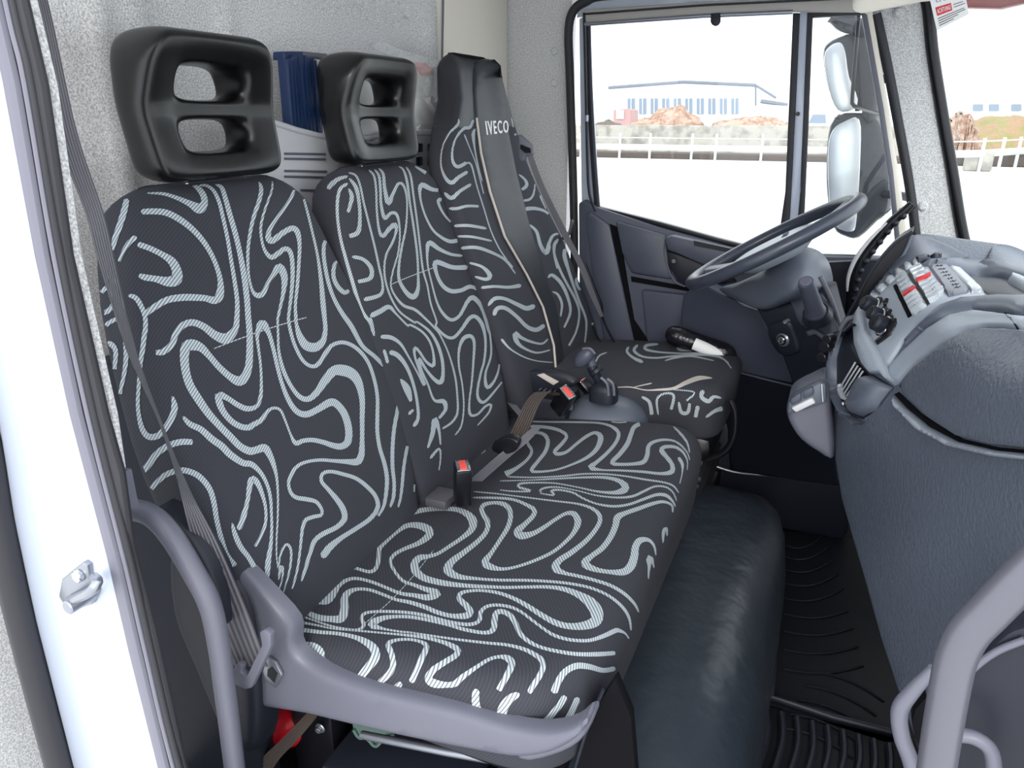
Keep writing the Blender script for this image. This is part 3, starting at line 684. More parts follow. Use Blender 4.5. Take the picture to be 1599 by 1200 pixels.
S5 = [
 _Q((410,210,18),(395,250,20),(450,300,22),(520,330,30)),
 _Q((480,195,18),(450,240,24),(510,285,16),(620,298,14),(750,285,14),(900,275,14),(1050,280,12),(1150,310,12),(1210,380,8)),
 _Q((640,190,16),(550,200,24),(540,230,22),(640,252,14),(800,262,12),(950,262,12),(1100,280,14),(1190,340,10)),
 _Q((690,320,10),(780,295,16),(900,285,14),(1075,320,8)), _Q((785,210,20),(810,235,20),(920,238,12)),
 _Q((990,550,35),(975,600,30),(1030,635,34),(1070,600,24),(1130,610,16)),
 _Q((750,545,8),(920,565,12),(860,630,16)), _Q((640,740,14),(630,620,18),(690,575,16),(760,590,20),(740,700,24)),
 _Q((800,640,20),(820,720,28),(870,720,30),(885,650,20)), _Q((950,670,35),(940,710,30),(930,760,28)),
 _Q((1010,760,20),(1080,710,28),(1140,690,40)), _Q((510,600,20),(570,640,26),(590,740,30)), _Q((150,330,12),(180,280,14),(240,255,10)),
]
S5T = [_Q((300,528,5),(420,525,8),(540,548,8),(650,545,16),(760,535,22),(860,490,34),(960,455,36),(1060,455,8)), _Q((450,525,5),(520,510,8),(590,495,10))]  # tan streak on the driver cushion: worn cloth with sunlight painted in
# ============================================================ STRUCTURE
struct(box('floor', (-0.2, 1.53, -0.03), (1.95, 2.1, 0.06), FLOORM, bev=0))
struct(box('ceiling', (-0.45, 1.55, 1.80), (1.45, 2.1, 0.05), FELT, bev=0))
# rear wall: felt with a pressed panel border
def wall_back():
    NY, NZ = 110, 100; vs = []; fs = []
    def h(y, z):
        s = 0.0
        # pressed rounded rectangle Y 1.02..1.96 , Z .6..1.56
        dx = max(abs(y - 1.49) - .42, 0); dz = max(abs(z - 1.10) - .41, 0); d = math.hypot(dx, dz)
        s += 0.018 * (1 / (1 + math.exp((d - .04) / .008)))
        s -= 0.010 * math.exp(-((y - 1.22) / .018) ** 2) * (1 if z < 1.5 else .3)
        s -= 0.008 * math.exp(-((y - .92) / .02) ** 2)
        s += 0.008 * math.exp(-((z - 1.33) / .05) ** 2) * (1 if y < .95 else 0)
        return s
    for j in range(NZ + 1):
        for i in range(NY + 1):
            y = .5 + 2.0 * i / NY; z = 0.0 + 1.78 * j / NZ
            vs.append((-1.12 - h(y, z), y, z))
    for j in range(NZ):
        for i in range(NY):
            a = j * (NY + 1) + i; fs.append((a, a + 1, a + NY + 2, a + NY + 1))
    n = len(vs); vs += [(-1.20, .5, 0), (-1.20, 2.5, 0), (-1.20, 2.5, 1.78), (-1.20, .5, 1.78)]
    fs.append((n, n + 1, n + 2, n + 3))
    me = mesh_ob('wall_back', vs, fs, FELT, angle=180)
    return me
struct(wall_back())
struct(box('trim_1', (-1.118, 2.26, .9), (.03, .46, 1.75), CREAM, bev=.008))
tube('pillar_seam', [PX(692, 0, -1.10), PX(690, 120, -1.10), PX(689, 260, -1.10)], .0035, RUBBERG).update_tag()
bpy.data.objects['pillar_seam'].name = 'trim_2'; struct(bpy.data.objects['trim_2'])
# driver side wall
WL = MB()
for c, s in (((-1.005, 2.52, .9), (.25, .05, 1.8)), ((-.1, 2.525, 1.74), (1.7, .05, .16)), ((.46, 2.525, .42), (.62, .05, .84))):
    v, f = box_geo(c, s, 0); WL.add(v, f)
wl = struct(WL.build('wall_left', FELT, smooth=False))
# felt push-in studs on the wall
for (x, y) in ((866, 80), (866, 130)):
    p = PY(x, y, 2.495); cyl('felt_stud', p + Vector((0, .004, 0)), p + Vector((0, -.006, 0)), .013, FELT, parent=wl, bev=.4)['label'] = 'round grey push-in stud'
p = PX(632, 20, -1.13); cyl('felt_stud', p, p + Vector((.010, 0, 0)), .013, FELT, parent=bpy.data.objects['wall_back'], bev=.4)
# sill box at driver footwell, bulkhead below the dash
struct(box('wall_front', (.62, 1.53, .40), (.04, 2.1, .9), PLDARK, bev=0))
struct(box('trim_3', (-.28, 2.40, .18), (.9, .18, .36), PLDARK, bev=.03))
# ---- driver door
door = thing('door_1', (-.3, 2.47, 0), '', ''); struct(door); del door['label']; del door['category']
DY = 2.44
dp = [(903, 318), (912, 312), (930, 323), (1030, 356), (1140, 386), (1240, 398), (1395, 404), (1440, 440), (1440, 560), (1330, 760), (900, 760), (905, 560)]
prism('door_panel', [PY(x, y, DY) for x, y in dp], (0, .05, 0), PLBLUE, parent=door, bev=.006)
# raised rear rib and arm rest shelf, recessed field
prism('pull_rib', [PY(x, y, DY - .012) for x, y in ((913, 335), (922, 330), (942, 345), (952, 352), (992, 540), (975, 560), (945, 545), (925, 440))], (0, .03, 0), PLBLUE, parent=door, bev=.010)
prism('shadow_groove', [PY(x, y, DY - .006) for x, y in ((952, 350), (966, 356), (978, 430), (990, 500), (1012, 532), (1000, 545), (984, 530), (968, 450))], (0, .02, 0), MATTEBLACK, parent=door, bev=.002)
prism('upper_pad', [PY(x, y, DY - .02) for x, y in ((960, 345), (1040, 368), (1045, 420), (1050, 438), (985, 428), (970, 395))], (0, .03, 0), PLBLUE, parent=door, bev=.012)
prism('groove_line', [PY(x, y, DY - .004) for x, y in ((985, 432), (1085, 450), (1085, 457), (986, 440))], (0, .02, 0), MATTEBLACK, parent=door)
arm = prism('armrest', [PY(x, y, DY - .05) for x, y in ((1037, 372), (1048, 368), (1100, 380), (1182, 402), (1182, 420), (1130, 428), (1060, 398), (1042, 392))], (0, .07, 0), PLBLUE, parent=door, bev=.008)
prism('grip_recess', [PY(x, y, DY - .02) for x, y in ((1040, 392), (1060, 398), (1130, 425), (1150, 440), (1080, 450), (1058, 440), (1044, 415))], (0, .03, 0), PLDARK, parent=door, bev=.004)
tube('recess_rim', [PY(x, y, DY - .022) for x, y in ((1040, 372), (1037, 392), (1043, 418), (1054, 440), (1070, 448))], .0025, PLGREY, parent=door)
prism('switch_pad', [PY(x, y, DY - .052) for x, y in ((1083, 376), (1140, 388), (1145, 396), (1084, 384))], (0, .02, 0), PLDARK, parent=door)
cyl('door_knob', PY(1052, 408, DY - .02), PY(1052, 408, DY - .035), .008, BLACK, parent=door)
prism('pocket_lid', [PY(x, y, DY - .02) for x, y in ((1000, 452), (1085, 462), (1180, 480), (1200, 560), (1150, 590), (1030, 570), (1008, 530))], (0, .03, 0), PLBLUE, parent=door, bev=.015)
prism('door_front_pad', [PY(x, y, DY - .01) for x, y in ((1240, 400), (1395, 404), (1400, 414), (1330, 425), (1250, 420))], (0, .03, 0), PLBLUE, parent=door, bev=.004)
lv = prism('door_lock_plate', [PY(x, y, DY - .012) for x, y in ((1280, 412), (1308, 414), (1302, 426), (1280, 424))], (0, .02, 0), PLGREY, parent=door, bev=.003)
box('lock_slot', PY(1291, 419, DY - .0125), (.018, .004, .006), BLACK, parent=lv, bev=.001)
# window surrounds
def bandY(name, pts, Y, th, m, parent, w=None, bev=.002):
    return prism(name, [PY(x, y, Y) for x, y in pts], (0, th, 0), m, parent=parent, bev=bev)
# white door frame (outer ring) with openings: rear pillar, top, divider, front slant
bandY('rear_frame', ((904, 30), (916, 22), (921, 150), (932, 326), (922, 326), (908, 315)), 2.47, .04, WHITEP, door)
bandY('top_frame', ((900, 28), (905, -5), (925, -20), (1400, -40), (1400, 12), (1100, 14), (916, 24)), 2.475, .04, WHITEP, door)
bandY('divider_seal', ((1238, 20), (1249, 20), (1240, 200), (1232, 350), (1222, 398), (1212, 398), (1226, 300)), 2.462, .03, RUBBER, door)
bandY('divider_post', ((1249, 18), (1261, 18), (1254, 200), (1245, 398), (1224, 398), (1233, 345), (1241, 200)), 2.465, .035, WHITEP, door)
bandY('quarter_seal_rear', ((1261, 18), (1269, 22), (1262, 200), (1256, 330), (1250, 398), (1240, 398), (1250, 300)), 2.462, .03, RUBBER, door)
bandY('quarter_seal_top', ((1262, 16), (1350, 12), (1352, 22), (1268, 27)), 2.462, .03, RUBBER, door)
bandY('quarter_seal_front', ((1345, 22), (1354, 22), (1380, 170), (1395, 270), (1408, 402), (1400, 402), (1388, 280), (1372, 175)), 2.462, .03, PLGREY, door)
bandY('front_frame', ((1352, 18), (1362, 18), (1388, 170), (1405, 280), (1421, 404), (1408, 404), (1395, 280), (1380, 172)), 2.466, .04, CREAM, door)
tube('window_run_seal', [PY(x, y, 2.462) for x, y in ((918, 40), (921, 140), (927, 250), (933, 325))], .010, PLDARK, parent=door, seg=8)
bandY('sill_seal', ((931, 322), (1030, 347), (1120, 372), (1215, 396), (1400, 402), (1400, 406), (1215, 402), (1120, 380), (1030, 354), (931, 329)), 2.455, .03, BLACK, door)
sp_ = PY(1246, 178, 2.455); cyl('divider_screw', sp_, sp_ + Vector((0, -.008, 0)), .006, BLACK, parent=door)
st = MB()
for px in ([(895, 470), (897, 380), (894, 250), (890, 120), (888, 50), (895, 18), (915, 2), (950, -8), (1100, -12), (1340, -16)],):
    v, f = tube_geo([PY(x, y, 2.475) for x, y in px], .015, seg=10, smooth=6); st.add(v, f)
for px in ([(1368, 22), (1385, 100), (1402, 190), (1420, 290), (1434, 400)],):
    v, f = tube_geo([PY(x, y, 2.475) for x, y in px], .013, seg=10, smooth=6); st.add(v, f)
ds = st.build('trim_4', RUBBER); struct(ds)
v, f = prism_geo([PY(x, y, 2.485) for x, y in ((1358, 18), (1366, 18), (1395, 170), (1412, 280), (1430, 400), (1420, 400), (1405, 285), (1388, 175))], (0, .02, 0))
# window panes
struct(mesh_ob('window_1', *prism_geo([PY(x, y, 2.478) for x, y in ((914, 22), (1246, 18), (1236, 220), (1216, 398), (1120, 376), (930, 324))], (0, .004, 0)), GLASS, smooth=False))
struct(mesh_ob('window_2', *prism_geo([PY(x, y, 2.478) for x, y in ((1264, 20), (1350, 16), (1380, 172), (1400, 290), (1408, 404), (1245, 400))], (0, .004, 0)), GLASS, smooth=False))
# A pillar felt
AP = prism('trim_5', [PY(x, y, 2.50) for x, y in ((1360, 5), (1380, -30), (1440, -30), (1452, 30), (1466, 120), (1484, 240), (1502, 340), (1512, 400), (1515, 420), (1432, 420), (1428, 380), (1415, 290), (1398, 180), (1375, 70))], (0, .05, 0), FELT, bev=.006)
struct(AP)
prism('pillar_fold', [PY(x, y, 2.492) for x, y in ((1362, 18), (1378, 16), (1398, 110), (1418, 210), (1436, 320), (1446, 400), (1434, 400), (1420, 300), (1398, 180), (1376, 80))], (0, .01, 0), FELTD, parent=AP, bev=.004)
for (x, y) in ((1404, 20), (1441, 322)):
    p = PY(x, y, 2.495); cyl('felt_stud', p + Vector((0, .004, 0)), p + Vector((0, -.010, 0)), .014, FELT, parent=AP, bev=.4)
tube('windscreen_rubber', [PY(x, y, 2.50) for x, y in ((1440, -20), (1449, 10), (1456, 80), (1470, 170), (1487, 270), (1500, 350), (1512, 398), (1525, 412))], .016, BLACK).name = 'trim_6'
struct(bpy.data.objects['trim_6'])
# windscreen, bowed forward in the middle
def screen():
    vs = []; fs = []; N, M = 24, 6
    for j in range(M + 1):
        t = j / M
        for i in range(N + 1):
            y = .5 + 2.02 * i / N; bow = .22 * (1 - ((y - 1.51) / 1.01) ** 2)
            vs.append((.185 + (.365 - .185) * t + bow, y, 1.575 + (.88 - 1.575) * t))
    for j in range(M):
        for i in range(N):
            a = j * (N + 1) + i; fs.append((a, a + 1, a + N + 2, a + N + 1))
    n = len(vs); vs += [(x + .005, y, z) for x, y, z in vs]; fs += [tuple(k + n for k in reversed(f)) for f in fs]
    o = mesh_ob('window_3', vs, fs, GLASS, angle=180); return o
struct(screen())
# header above the windscreen
def header():
    vs = []; fs = []; N = 24
    for i in range(N + 1):
        y = .5 + 2.02 * i / N; bow = .22 * (1 - ((y - 1.51) / 1.01) ** 2)
        vs += [(.10, y, 1.775), (.19 + bow, y, 1.60), (.22 + bow, y, 1.60), (.22 + bow, y, 1.82), (.10, y, 1.82)]
    for i in range(N):
        for k in range(5):
            a = i * 5 + k; b = i * 5 + (k + 1) % 5; fs.append((a, b, b + 5, a + 5))
    return mesh_ob('trim_7', vs, fs, FELT)
struct(header())
# roller blind on the driver window
bl = thing('roller_blind', PY(1090, 20, 2.43), 'rolled up grey roller blind with black pull tab above driver window', 'window blind')
v, f = prism_geo([PY(x, y, 2.43) for x, y in ((908, 15), (1100, 2), (1345, -8), (1345, 18), (1240, 18), (1100, 26), (915, 34))], (0, .03, 0), .006); mesh_ob('housing', v, f, CURTAIN, parent=bl)
tube('bottom_bar', [PY(913, 38, 2.425), PY(1100, 25, 2.425), PY(1238, 19, 2.425)], .006, STEEL, parent=bl, smooth=1, seg=10)
tube('roller_edge', [PY(912, 22, 2.424), PY(1100, 8, 2.424), PY(1330, -3, 2.424)], .003, PLDARK, parent=bl, smooth=1, seg=6)
prism('pull_tab', [PY(x, y, 2.418) for x, y in ((1110, 21), (1125, 20), (1125, 34), (1122, 39), (1117, 41), (1112, 39), (1109, 34))], (0, .008, 0), PLDARK, parent=bl, bev=.002)
tube('guide_rod', [PY(x, y, 2.43) for x, y in ((912, 20), (913, 60), (915, 150), (917, 240), (920, 300), (930, 330))], .0045, PLDARK, parent=bl, seg=8)
ho = PY(916, 190, 2.425); cyl('rod_hook', ho, ho + Vector((0, 0, .02)), .006, STEEL, parent=bl)

# ---- near door frame on the left of the picture (passenger side rear pillar)
def bandL(name, left, right, Y, th, m, parent=None, bev=.004):
    P = [PY(x, y, Y) for x, y in left] + [PY(x, y, Y) for x, y in reversed(right)]
    return prism(name, P, (0, th, 0), m, parent=parent, bev=bev)
TP = -520; BT = 1500
seal1R = [(-345, TP), (-130, 100), (0, 650), (25, 810), (60, 971), (119, 1200), (200, BT)]
seal1L = [(-415, TP), (-200, 100), (-66, 650), (-30, 810), (5, 971), (66, 1200), (150, BT)]
bodyR = [(-130, TP), (-28, 0), (0, 130), (50, 400), (105, 650), (163, 870), (197, 1017), (243, 1200), (330, BT)]
rubR = [(-85, TP), (32, 0), (63, 133), (103, 400), (160, 650), (186, 742), (202, 856), (238, 994), (284, 1200), (370, BT)]
feltR = [(-62, TP), (48, 0), (80, 133), (118, 400), (176, 650), (189, 735)]
struct(bandL('wall_right', [(x - 8, y) for x, y in seal1R], [(x + 3, y) for x, y in bodyR], .50, .03, WHITEP, bev=.008))
mid1 = [(-112, TP), (-8, 0), (22, 130), (68, 400), (122, 650), (180, 870), (214, 1017), (258, 1200), (345, BT)]
mid2 = [(-100, TP), (6, 0), (36, 130), (82, 400), (135, 650), (190, 870), (224, 1017), (268, 1200), (353, BT)]
dseal = thing('trim_8', PY(190, 870, .5), '', ''); del dseal['label']; del dseal['category']; dseal['kind'] = 'structure'
bandL('grey_lip', bodyR, mid1, .490, .012, RUBBERG, parent=dseal, bev=.006)
bandL('black_bead', mid1, rubR, .500, .012, RUBBER, parent=dseal, bev=.006)
tube('black_ridge', [PY(x + 13, y, .500) for x, y in mid2], .0045, RUBBER, parent=dseal, seg=10)
tube('bright_line', [PY(x + 3, y, .496) for x, y in mid2], .0030, RUBBERG, parent=dseal, seg=8)
outer = tube('trim_9', [PY((a[0] + b[0]) / 2, a[1], .49) for a, b in zip(seal1L, seal1R)], .018, RUBBER, seg=12); struct(outer)
fs_ = bandL('trim_10', rubR[:6], feltR, .53, .008, FELT, bev=.002); struct(fs_)
struct(box('trim_11', (-.985, .80, .46), (.26, .05, .92), PLDARK, bev=.01))
box('latch_spacer', PY(197, 765, .525), (.010, .02, .05), PLGREY, parent=dseal, bev=.003)
# striker on the white jamb
sk = thing('door_striker', PY(128, 930, .50), 'zinc door striker with screw on the white door jamb', 'door striker')
prism('plate', [PY(x, y, .492) for x, y in ((96, 905), (128, 879), (136, 884), (138, 905), (150, 925), (142, 945), (120, 953), (97, 942), (91, 932))], (0, .012, 0), STEEL, parent=sk, bev=.002)
tube('loop', [PY(110, 937, .490), PY(118, 935, .465), PY(140, 925, .455), PY(152, 910, .46), PY(148, 902, .485)], .006, STEEL, parent=sk, seg=10)
c0 = PY(126, 898, .492); cyl('screw', c0, c0 + Vector((0, -.007, 0)), .008, CHROME, parent=sk)
c0 = PY(128, 936, .480); cyl('roller', c0 + Vector((0, .015, 0)), c0 + Vector((0, -.02, 0)), .009, STEEL, parent=sk)

# ============================================================ SEATS
def headrest(name, y0, parent, base_x=-.92):
    # cage of 5 x 7 columns/rows with two windows
    ys = [-.136, -.114, -.086, -.070, 0, .070, .086, .114, .136]; zs = [0, .018, .034, .044, .092, .101, .113, .122, .172, .184, .202, .222]
    holes = {(3, 3), (4, 3), (3, 7), (4, 7)}
    NI, NJ = len(ys) - 1, len(zs) - 1
    def wid(z): return 1.0 - .17 * max(0, (z - .12) / .102) ** 2.4 + .05 * math.sin(math.pi * z / .222)
    def front(y, z):
        t = z / .222; f = .004 - .020 * math.sin(math.pi * min(1, t)) ** 2 + .016 * t
        f -= .020 * math.exp(-(y / .085) ** 4) * math.sin(math.pi * t) ** .7
        return f
    def back(y, z): t = z / .222; return -.072 - .026 * t
    V = {}; vs = []; fs = []
    for s in (0, 1):
        for j, z in enumerate(zs):
            for i, y in enumerate(ys):
                yy = y * wid(z); zc = z
                if i in (0, NI): zc = .111 + (z - .111) * .90
                if j in (0, NJ): yy *= .95
                x = front(y, z) if s else back(y, z)
                if (i in (0, NI)) or (j in (0, NJ)): x = x * .82 - .004
                V[(s, i, j)] = len(vs); vs.append(Vector((base_x + x, y0 + yy, 1.205 + zc)))
    cells = {(i, j) for i in range(NI) for j in range(NJ)} - holes
    for (i, j) in cells:
        for s in (0, 1):
            q = (V[(s, i, j)], V[(s, i + 1, j)], V[(s, i + 1, j + 1)], V[(s, i, j + 1)]); fs.append(q if s else q[::-1])
        for (di, dj, a, b) in ((-1, 0, (i, j + 1), (i, j)), (1, 0, (i + 1, j), (i + 1, j + 1)), (0, -1, (i, j), (i + 1, j)), (0, 1, (i + 1, j + 1), (i, j + 1))):
            if (i + di, j + dj) not in cells:
                fs.append((V[(0, *a)], V[(0, *b)], V[(1, *b)], V[(1, *a)]))
    # push top forward profile
    o = mesh_ob(name, vs, fs, HEADR, parent=parent, angle=180)
    subsurf_ob(o, 3)
    for k in (-1, 1):
        cyl('post', (base_x - .035, y0 + k * .065, 1.15), (base_x - .035, y0 + k * .065, 1.235), .006, CHROME, parent=o)
    return o
def backrest(name, tab, parent, rb=.05, rt=.06, n=56, ex=5.0, conc=.012, z0=None, z1=None):
    g = smooth_interp(tab)   # z, xfront, yl, yr, depth
    def f(z):
        xf, yl, yr, d = g(z); return (xf - d / 2, (yl + yr) / 2, d / 2, (yr - yl) / 2)
    L = cushion_levels((f, tab[0][0], tab[-1][0]), rb, rt)
    vs, fs = section_loft(L, n, ex)
    out = []
    for v in vs:
        xf, yl, yr, d = g(v.z); t = (v.y - (yl + yr) / 2) / max((yr - yl) / 2, .01)
        if v.x > xf - d * .5: v = Vector((v.x - conc * max(0, 1 - t * t), v.y, v.z))
        out.append(v)
    return mesh_ob(name, out, fs, FABRIC, parent=parent, angle=180)
bench = thing('bench_seat', (-.5, 1.27, 0), 'two place passenger bench in black fabric with pale swirling lines and two headrests', 'bench seat')
def bt(dy): return [(.44, -.715, .74 + dy, 1.20 + dy, .12), (.56, -.735, .725 + dy, 1.215 + dy, .13), (.70, -.772, .69 + dy, 1.245 + dy, .14), (.80, -.797, .68 + dy, 1.235 + dy, .14), (.92, -.828, .685 + dy, 1.21 + dy, .13), (1.05, -.861, .70 + dy, 1.165 + dy, .115), (1.15, -.887, .73 + dy, 1.13 + dy, .10), (1.205, -.90, .755 + dy, 1.115 + dy, .09)]
b1 = backrest('backrest', bt(0), bench); b2 = backrest('backrest', bt(.485), bench)
h1 = headrest('headrest', .955, bench); h2 = headrest('headrest', 1.435, bench)
# seat cushion
def seat_cushion(name, x0, x1, y0, y1, z0, z1, parent, m=FABRIC, ex=7.0, rt=.05, slope=0.06, crown=.012, waist=0.0):
    def f(z):
        k = .012 * (z - z0) / (z1 - z0)
        return ((x0 + x1) / 2, (y0 + y1) / 2, (x1 - x0) / 2 + k, (y1 - y0) / 2 + k)
    L = cushion_levels((f, z0, z1), .02, rt, steps=9)
    # extra rings toward the middle of the top
    z, xc, yc, hx, hy = L[-1]
    for s in (.9, .75, .6, .45, .3, .15, .05): L.append((z, xc, yc, hx * s, hy * s))
    vs, fs = section_loft(L, 96, ex)
    out = []
    for v in vs:
        tx = (v.x - x0) / (x1 - x0); ty = (v.y - (y0 + y1) / 2) / ((y1 - y0) / 2); top = max(0, (v.z - z0) / (z1 - z0))
        dz = top * (slope * (tx - .5) * (x1 - x0) * 2 + crown * (1 - ty * ty) * (1 - (2 * tx - 1) ** 2))
        out.append(Vector((v.x, v.y, v.z + dz)))
    return mesh_ob(name, out, fs, m, parent=parent, angle=180)
cu = seat_cushion('seat_cushion', -.86, -.225, .745, 1.80, .385, .525, bench)
# side shell of the bench
frp = [(352, 872), (375, 893), (410, 930), (452, 978), (455, 1012), (468, 1032), (500, 1052), (575, 1080), (700, 1112), (790, 1140), (850, 1148), (895, 1138), (915, 1122), (918, 1135), (900, 1158), (860, 1180), (810, 1188), (750, 1180), (600, 1150), (475, 1120), (392, 1102), (380, 1050), (362, 960)]
def smooth_poly(P, k=3): return [tuple(p) for p in catmull(P, k, True)]
slab('side_shell', smooth_poly(frp), .715, .016, PLGREY, parent=bench, edge=.014, er=12)
fr2 = [(790, 1142), (850, 1150), (895, 1140), (918, 1120), (925, 1128), (905, 1162), (862, 1184), (810, 1190)]
slab('front_corner_shell', smooth_poly(fr2), .728, .02, PLGREY, parent=bench, edge=.010, er=8, step=8)
box('base_pan', (-.56, 1.28, .375), (.60, 1.02, .03), BLACK, parent=bench, bev=.01)
for yy in (.86, 1.70): box('base_leg', (-.78, yy, .18), (.10, .05, .36), BLACK, parent=bench, bev=.01)
tube('seat_rail', [PY(565, 1148, .78), PY(700, 1175, .78), PY(800, 1192, .78)], .007, STEEL, parent=bench, smooth=1)
box('adjuster_slot', PY(760, 1124, .738), (.085, .02, .012), BLACK, parent=bench, bev=.004)
sb = prism('belt_slot_plate', [PY(x, y, .708) for x, y in ((410, 1048), (417, 1027), (430, 1036), (440, 1055), (430, 1076), (413, 1062))], (0, .006, 0), STEEL, parent=bench, bev=.0015)
prism('slot', [PY(x, y, .7065) for x, y in ((418, 1046), (424, 1042), (433, 1053), (428, 1067), (417, 1056))], (0, .003, 0), BLACK, parent=sb)
# driver seat
dr = thing('suspension_seat', (-.45, 1.95, 0), 'suspension driver seat with tall integrated headrest and black centre panel', 'driver seat')
DT0 = [(.56, -.635, 1.62, 2.27, .13), (.66, -.65, 1.58, 2.24, .14), (.80, -.68, 1.56, 2.17, .14), (.95, -.715, 1.52, 2.09, .13), (1.08, -.75, 1.49, 2.00, .12), (1.20, -.785, 1.50, 1.94, .11), (1.28, -.805, 1.55, 1.915, .10), (1.34, -.82, 1.61, 1.90, .10), (1.40, -.835, 1.625, 1.89, .09), (1.445, -.845, 1.635, 1.88, .08)]
DT = [(1.3 + (z - 1.3) * 1.09, x * 1.09, yl * 1.09, yr * 1.09, d) for z, x, yl, yr, d in DT0]
db = backrest('backrest', DT, dr, rb=.04, rt=.045, conc=.03, ex=4.0)
dbv = bvh_of(db)
for p_ in db.data.polygons: pass
db.data.materials.append(BLEATHER)
for p_ in db.data.polygons:
    if (p_.center.z + world_of(db).z) > 1.295: p_.material_index = 1
bandp = [(740, 98), (752, 93), (772, 94), (782, 104), (790, 190), (806, 270), (826, 350), (847, 420), (868, 480), (880, 560), (880, 596), (868, 596), (862, 540), (845, 480), (820, 430), (785, 370), (762, 300), (748, 240), (741, 185), (738, 140)]
panel('centre_panel', bandp, dbv, BLEATHER, parent=dr, h=.006, b=4, step=9)
v, f = strip_on([(741, 185), (748, 240), (762, 300), (785, 370), (820, 430), (845, 480), (862, 540), (866, 590)], dbv, .0035, .006); mesh_ob('piping', v, f, PIPING, parent=dr)
def _iv(u, w):
    A, B, C_, D_ = (754, 190), (790, 189), (791, 208), (757, 212)
    x = (A[0] + (B[0] - A[0]) * u) * (1 - w) + (D_[0] + (C_[0] - D_[0]) * u) * w; y = (A[1] + (B[1] - A[1]) * u) * (1 - w) + (D_[1] + (C_[1] - D_[1]) * u) * w
    q, n = cast(dbv, x, y); return q + n * .0065, n
v, f = text_on('IVECO', None, _iv, .0015, .012)
mesh_ob('maker_name', v, f, WHITET, parent=dr, smooth=False)['label'] = 'white embroidered lettering'
dc = seat_cushion('seat_cushion', -.76, -.215, 1.90, 2.37, .45, .595, dr, rt=.045, slope=.03, ex=6)
box('seat_pan', (-.46, 2.13, .425), (.46, .44, .08), BLACK, parent=dr, bev=.03)
sv = MB()
for k in range(7):
    vv, ff = box_geo((-.46, 2.13, .38 - k * .026), (.42 - .01 * (k % 2), .42 - .01 * (k % 2), .024), .01); sv.add(vv, ff)
sv.build('bellows', RUBBER, parent=dr)
box('base_plinth', (-.46, 2.13, .10), (.44, .44, .2), BLACK, parent=dr, bev=.02)
tube('side_bar', [PY(x, y, 1.92) for x, y in ((1140, 625), (1148, 645), (1146, 680), (1132, 705), (1105, 718))], .010, BLACK, parent=dr)

# ---- patterns
add_ribbons(b1, S1, THREAD); add_ribbons(b2, S2, THREAD); add_ribbons(cu, S3, THREAD)
add_ribbons(db, S4, THREAD); add_ribbons(dc, S5, THREAD); add_ribbons(dc, S5T, PIPING)

# ---- belts near side
def belt_strip(name, st, parent, m, W_=.047, Y0=.6, th=.0015, px2m=None):
    P = catmull([np.array(s, float) for s in st], 8); vs = []; fs = []
    for p in P:
        x, y, w, Yc = p; c = PY(x, y, Yc); z = (c - CPOS).dot(VF); wm = min(w * z / FPX, W_ * .999); dz = math.sqrt(max(W_ ** 2 - wm ** 2, 0)) * .5
        a = PY(x - w / 2, y, Yc - dz * .5); b = PY(x + w / 2, y, Yc + dz * .5)
        n = VF * th
        vs += [a, b, b + n, a + n]
    for i in range(len(P) - 1):
        for k in range(4): fs.append((i * 4 + k, i * 4 + (k + 1) % 4, i * 4 + 4 + (k + 1) % 4, i * 4 + 4 + k))
    fs += [(3, 2, 1, 0), tuple(len(vs) - 4 + k for k in range(4))]
    o = mesh_ob(name, vs, fs, m, parent=parent, angle=30)
    uv = o.data.uv_layers.new(name='u')
    for pl in o.data.polygons:
        for li in pl.loop_indices: uv.data[li].uv = (1.0 if o.data.loops[li].vertex_index % 4 in (1, 2) else 0.0, 0.5)
    return o
sbelt = thing('shoulder_belt', PY(388, 1045, .66), 'grey webbing seat belt running down beside the near seat to its tongue', 'seat belt')
belt_strip('webbing', [(-62, -330, 22, .60), (20, -130, 24, .60), (61, 0, 25, .60), (102, 200, 32, .60), (147, 333, 28, .60), (164, 400, 26, .60), (200, 533, 16, .61), (225, 600, 9, .62), (250, 660, 5, .63), (270, 715, 8, .635), (290, 770, 17, .64), (320, 850, 40, .65), (355, 950, 58, .655), (392, 1042, 52, .66)], sbelt, BELT)
an_ = PY(-62, -330, .60); box('upper_anchor', an_ + Vector((-.01, .01, .01)), (.03, .07, .06), PLDARK, parent=sbelt, bev=.008)
prism('tongue', [PY(x, y, .640) for x, y in ((404, 988), (412, 984), (422, 992), (423, 1010), (392, 1076), (382, 1078), (360, 1068), (358, 1056), (370, 1036), (378, 1042), (376, 1052), (384, 1058), (408, 1008))], (0, .012, 0), PLGREY, parent=sbelt, bev=.003)
# grey handrail tube beside the bench
hr_ = thing('handrail', PY(368, 1200, .60), 'bent satin grey tube rail between door seal and bench', 'handrail')
tube('rail', [PY(x, y, .60) for x, y in ((190, 800), (212, 797), (240, 808), (268, 838), (300, 890), (328, 945), (342, 1010), (350, 1070), (358, 1130), (370, 1230), (382, 1330))], .0150, PLGREY, parent=hr_, seg=18)
slab('rail_cover', smooth_poly([(232, 800), (262, 812), (300, 850), (335, 920), (342, 985), (330, 960), (305, 905), (270, 850)]), .63, .03, PLDARK, parent=hr_, edge=.01, er=8)
slab('recliner_cover', smooth_poly([(262, 860), (300, 860), (350, 900), (385, 960), (400, 1080), (395, 1180), (345, 1150), (300, 1050), (265, 960)]), .70, .04, PLDARK, parent=bench, edge=.015, er=16)

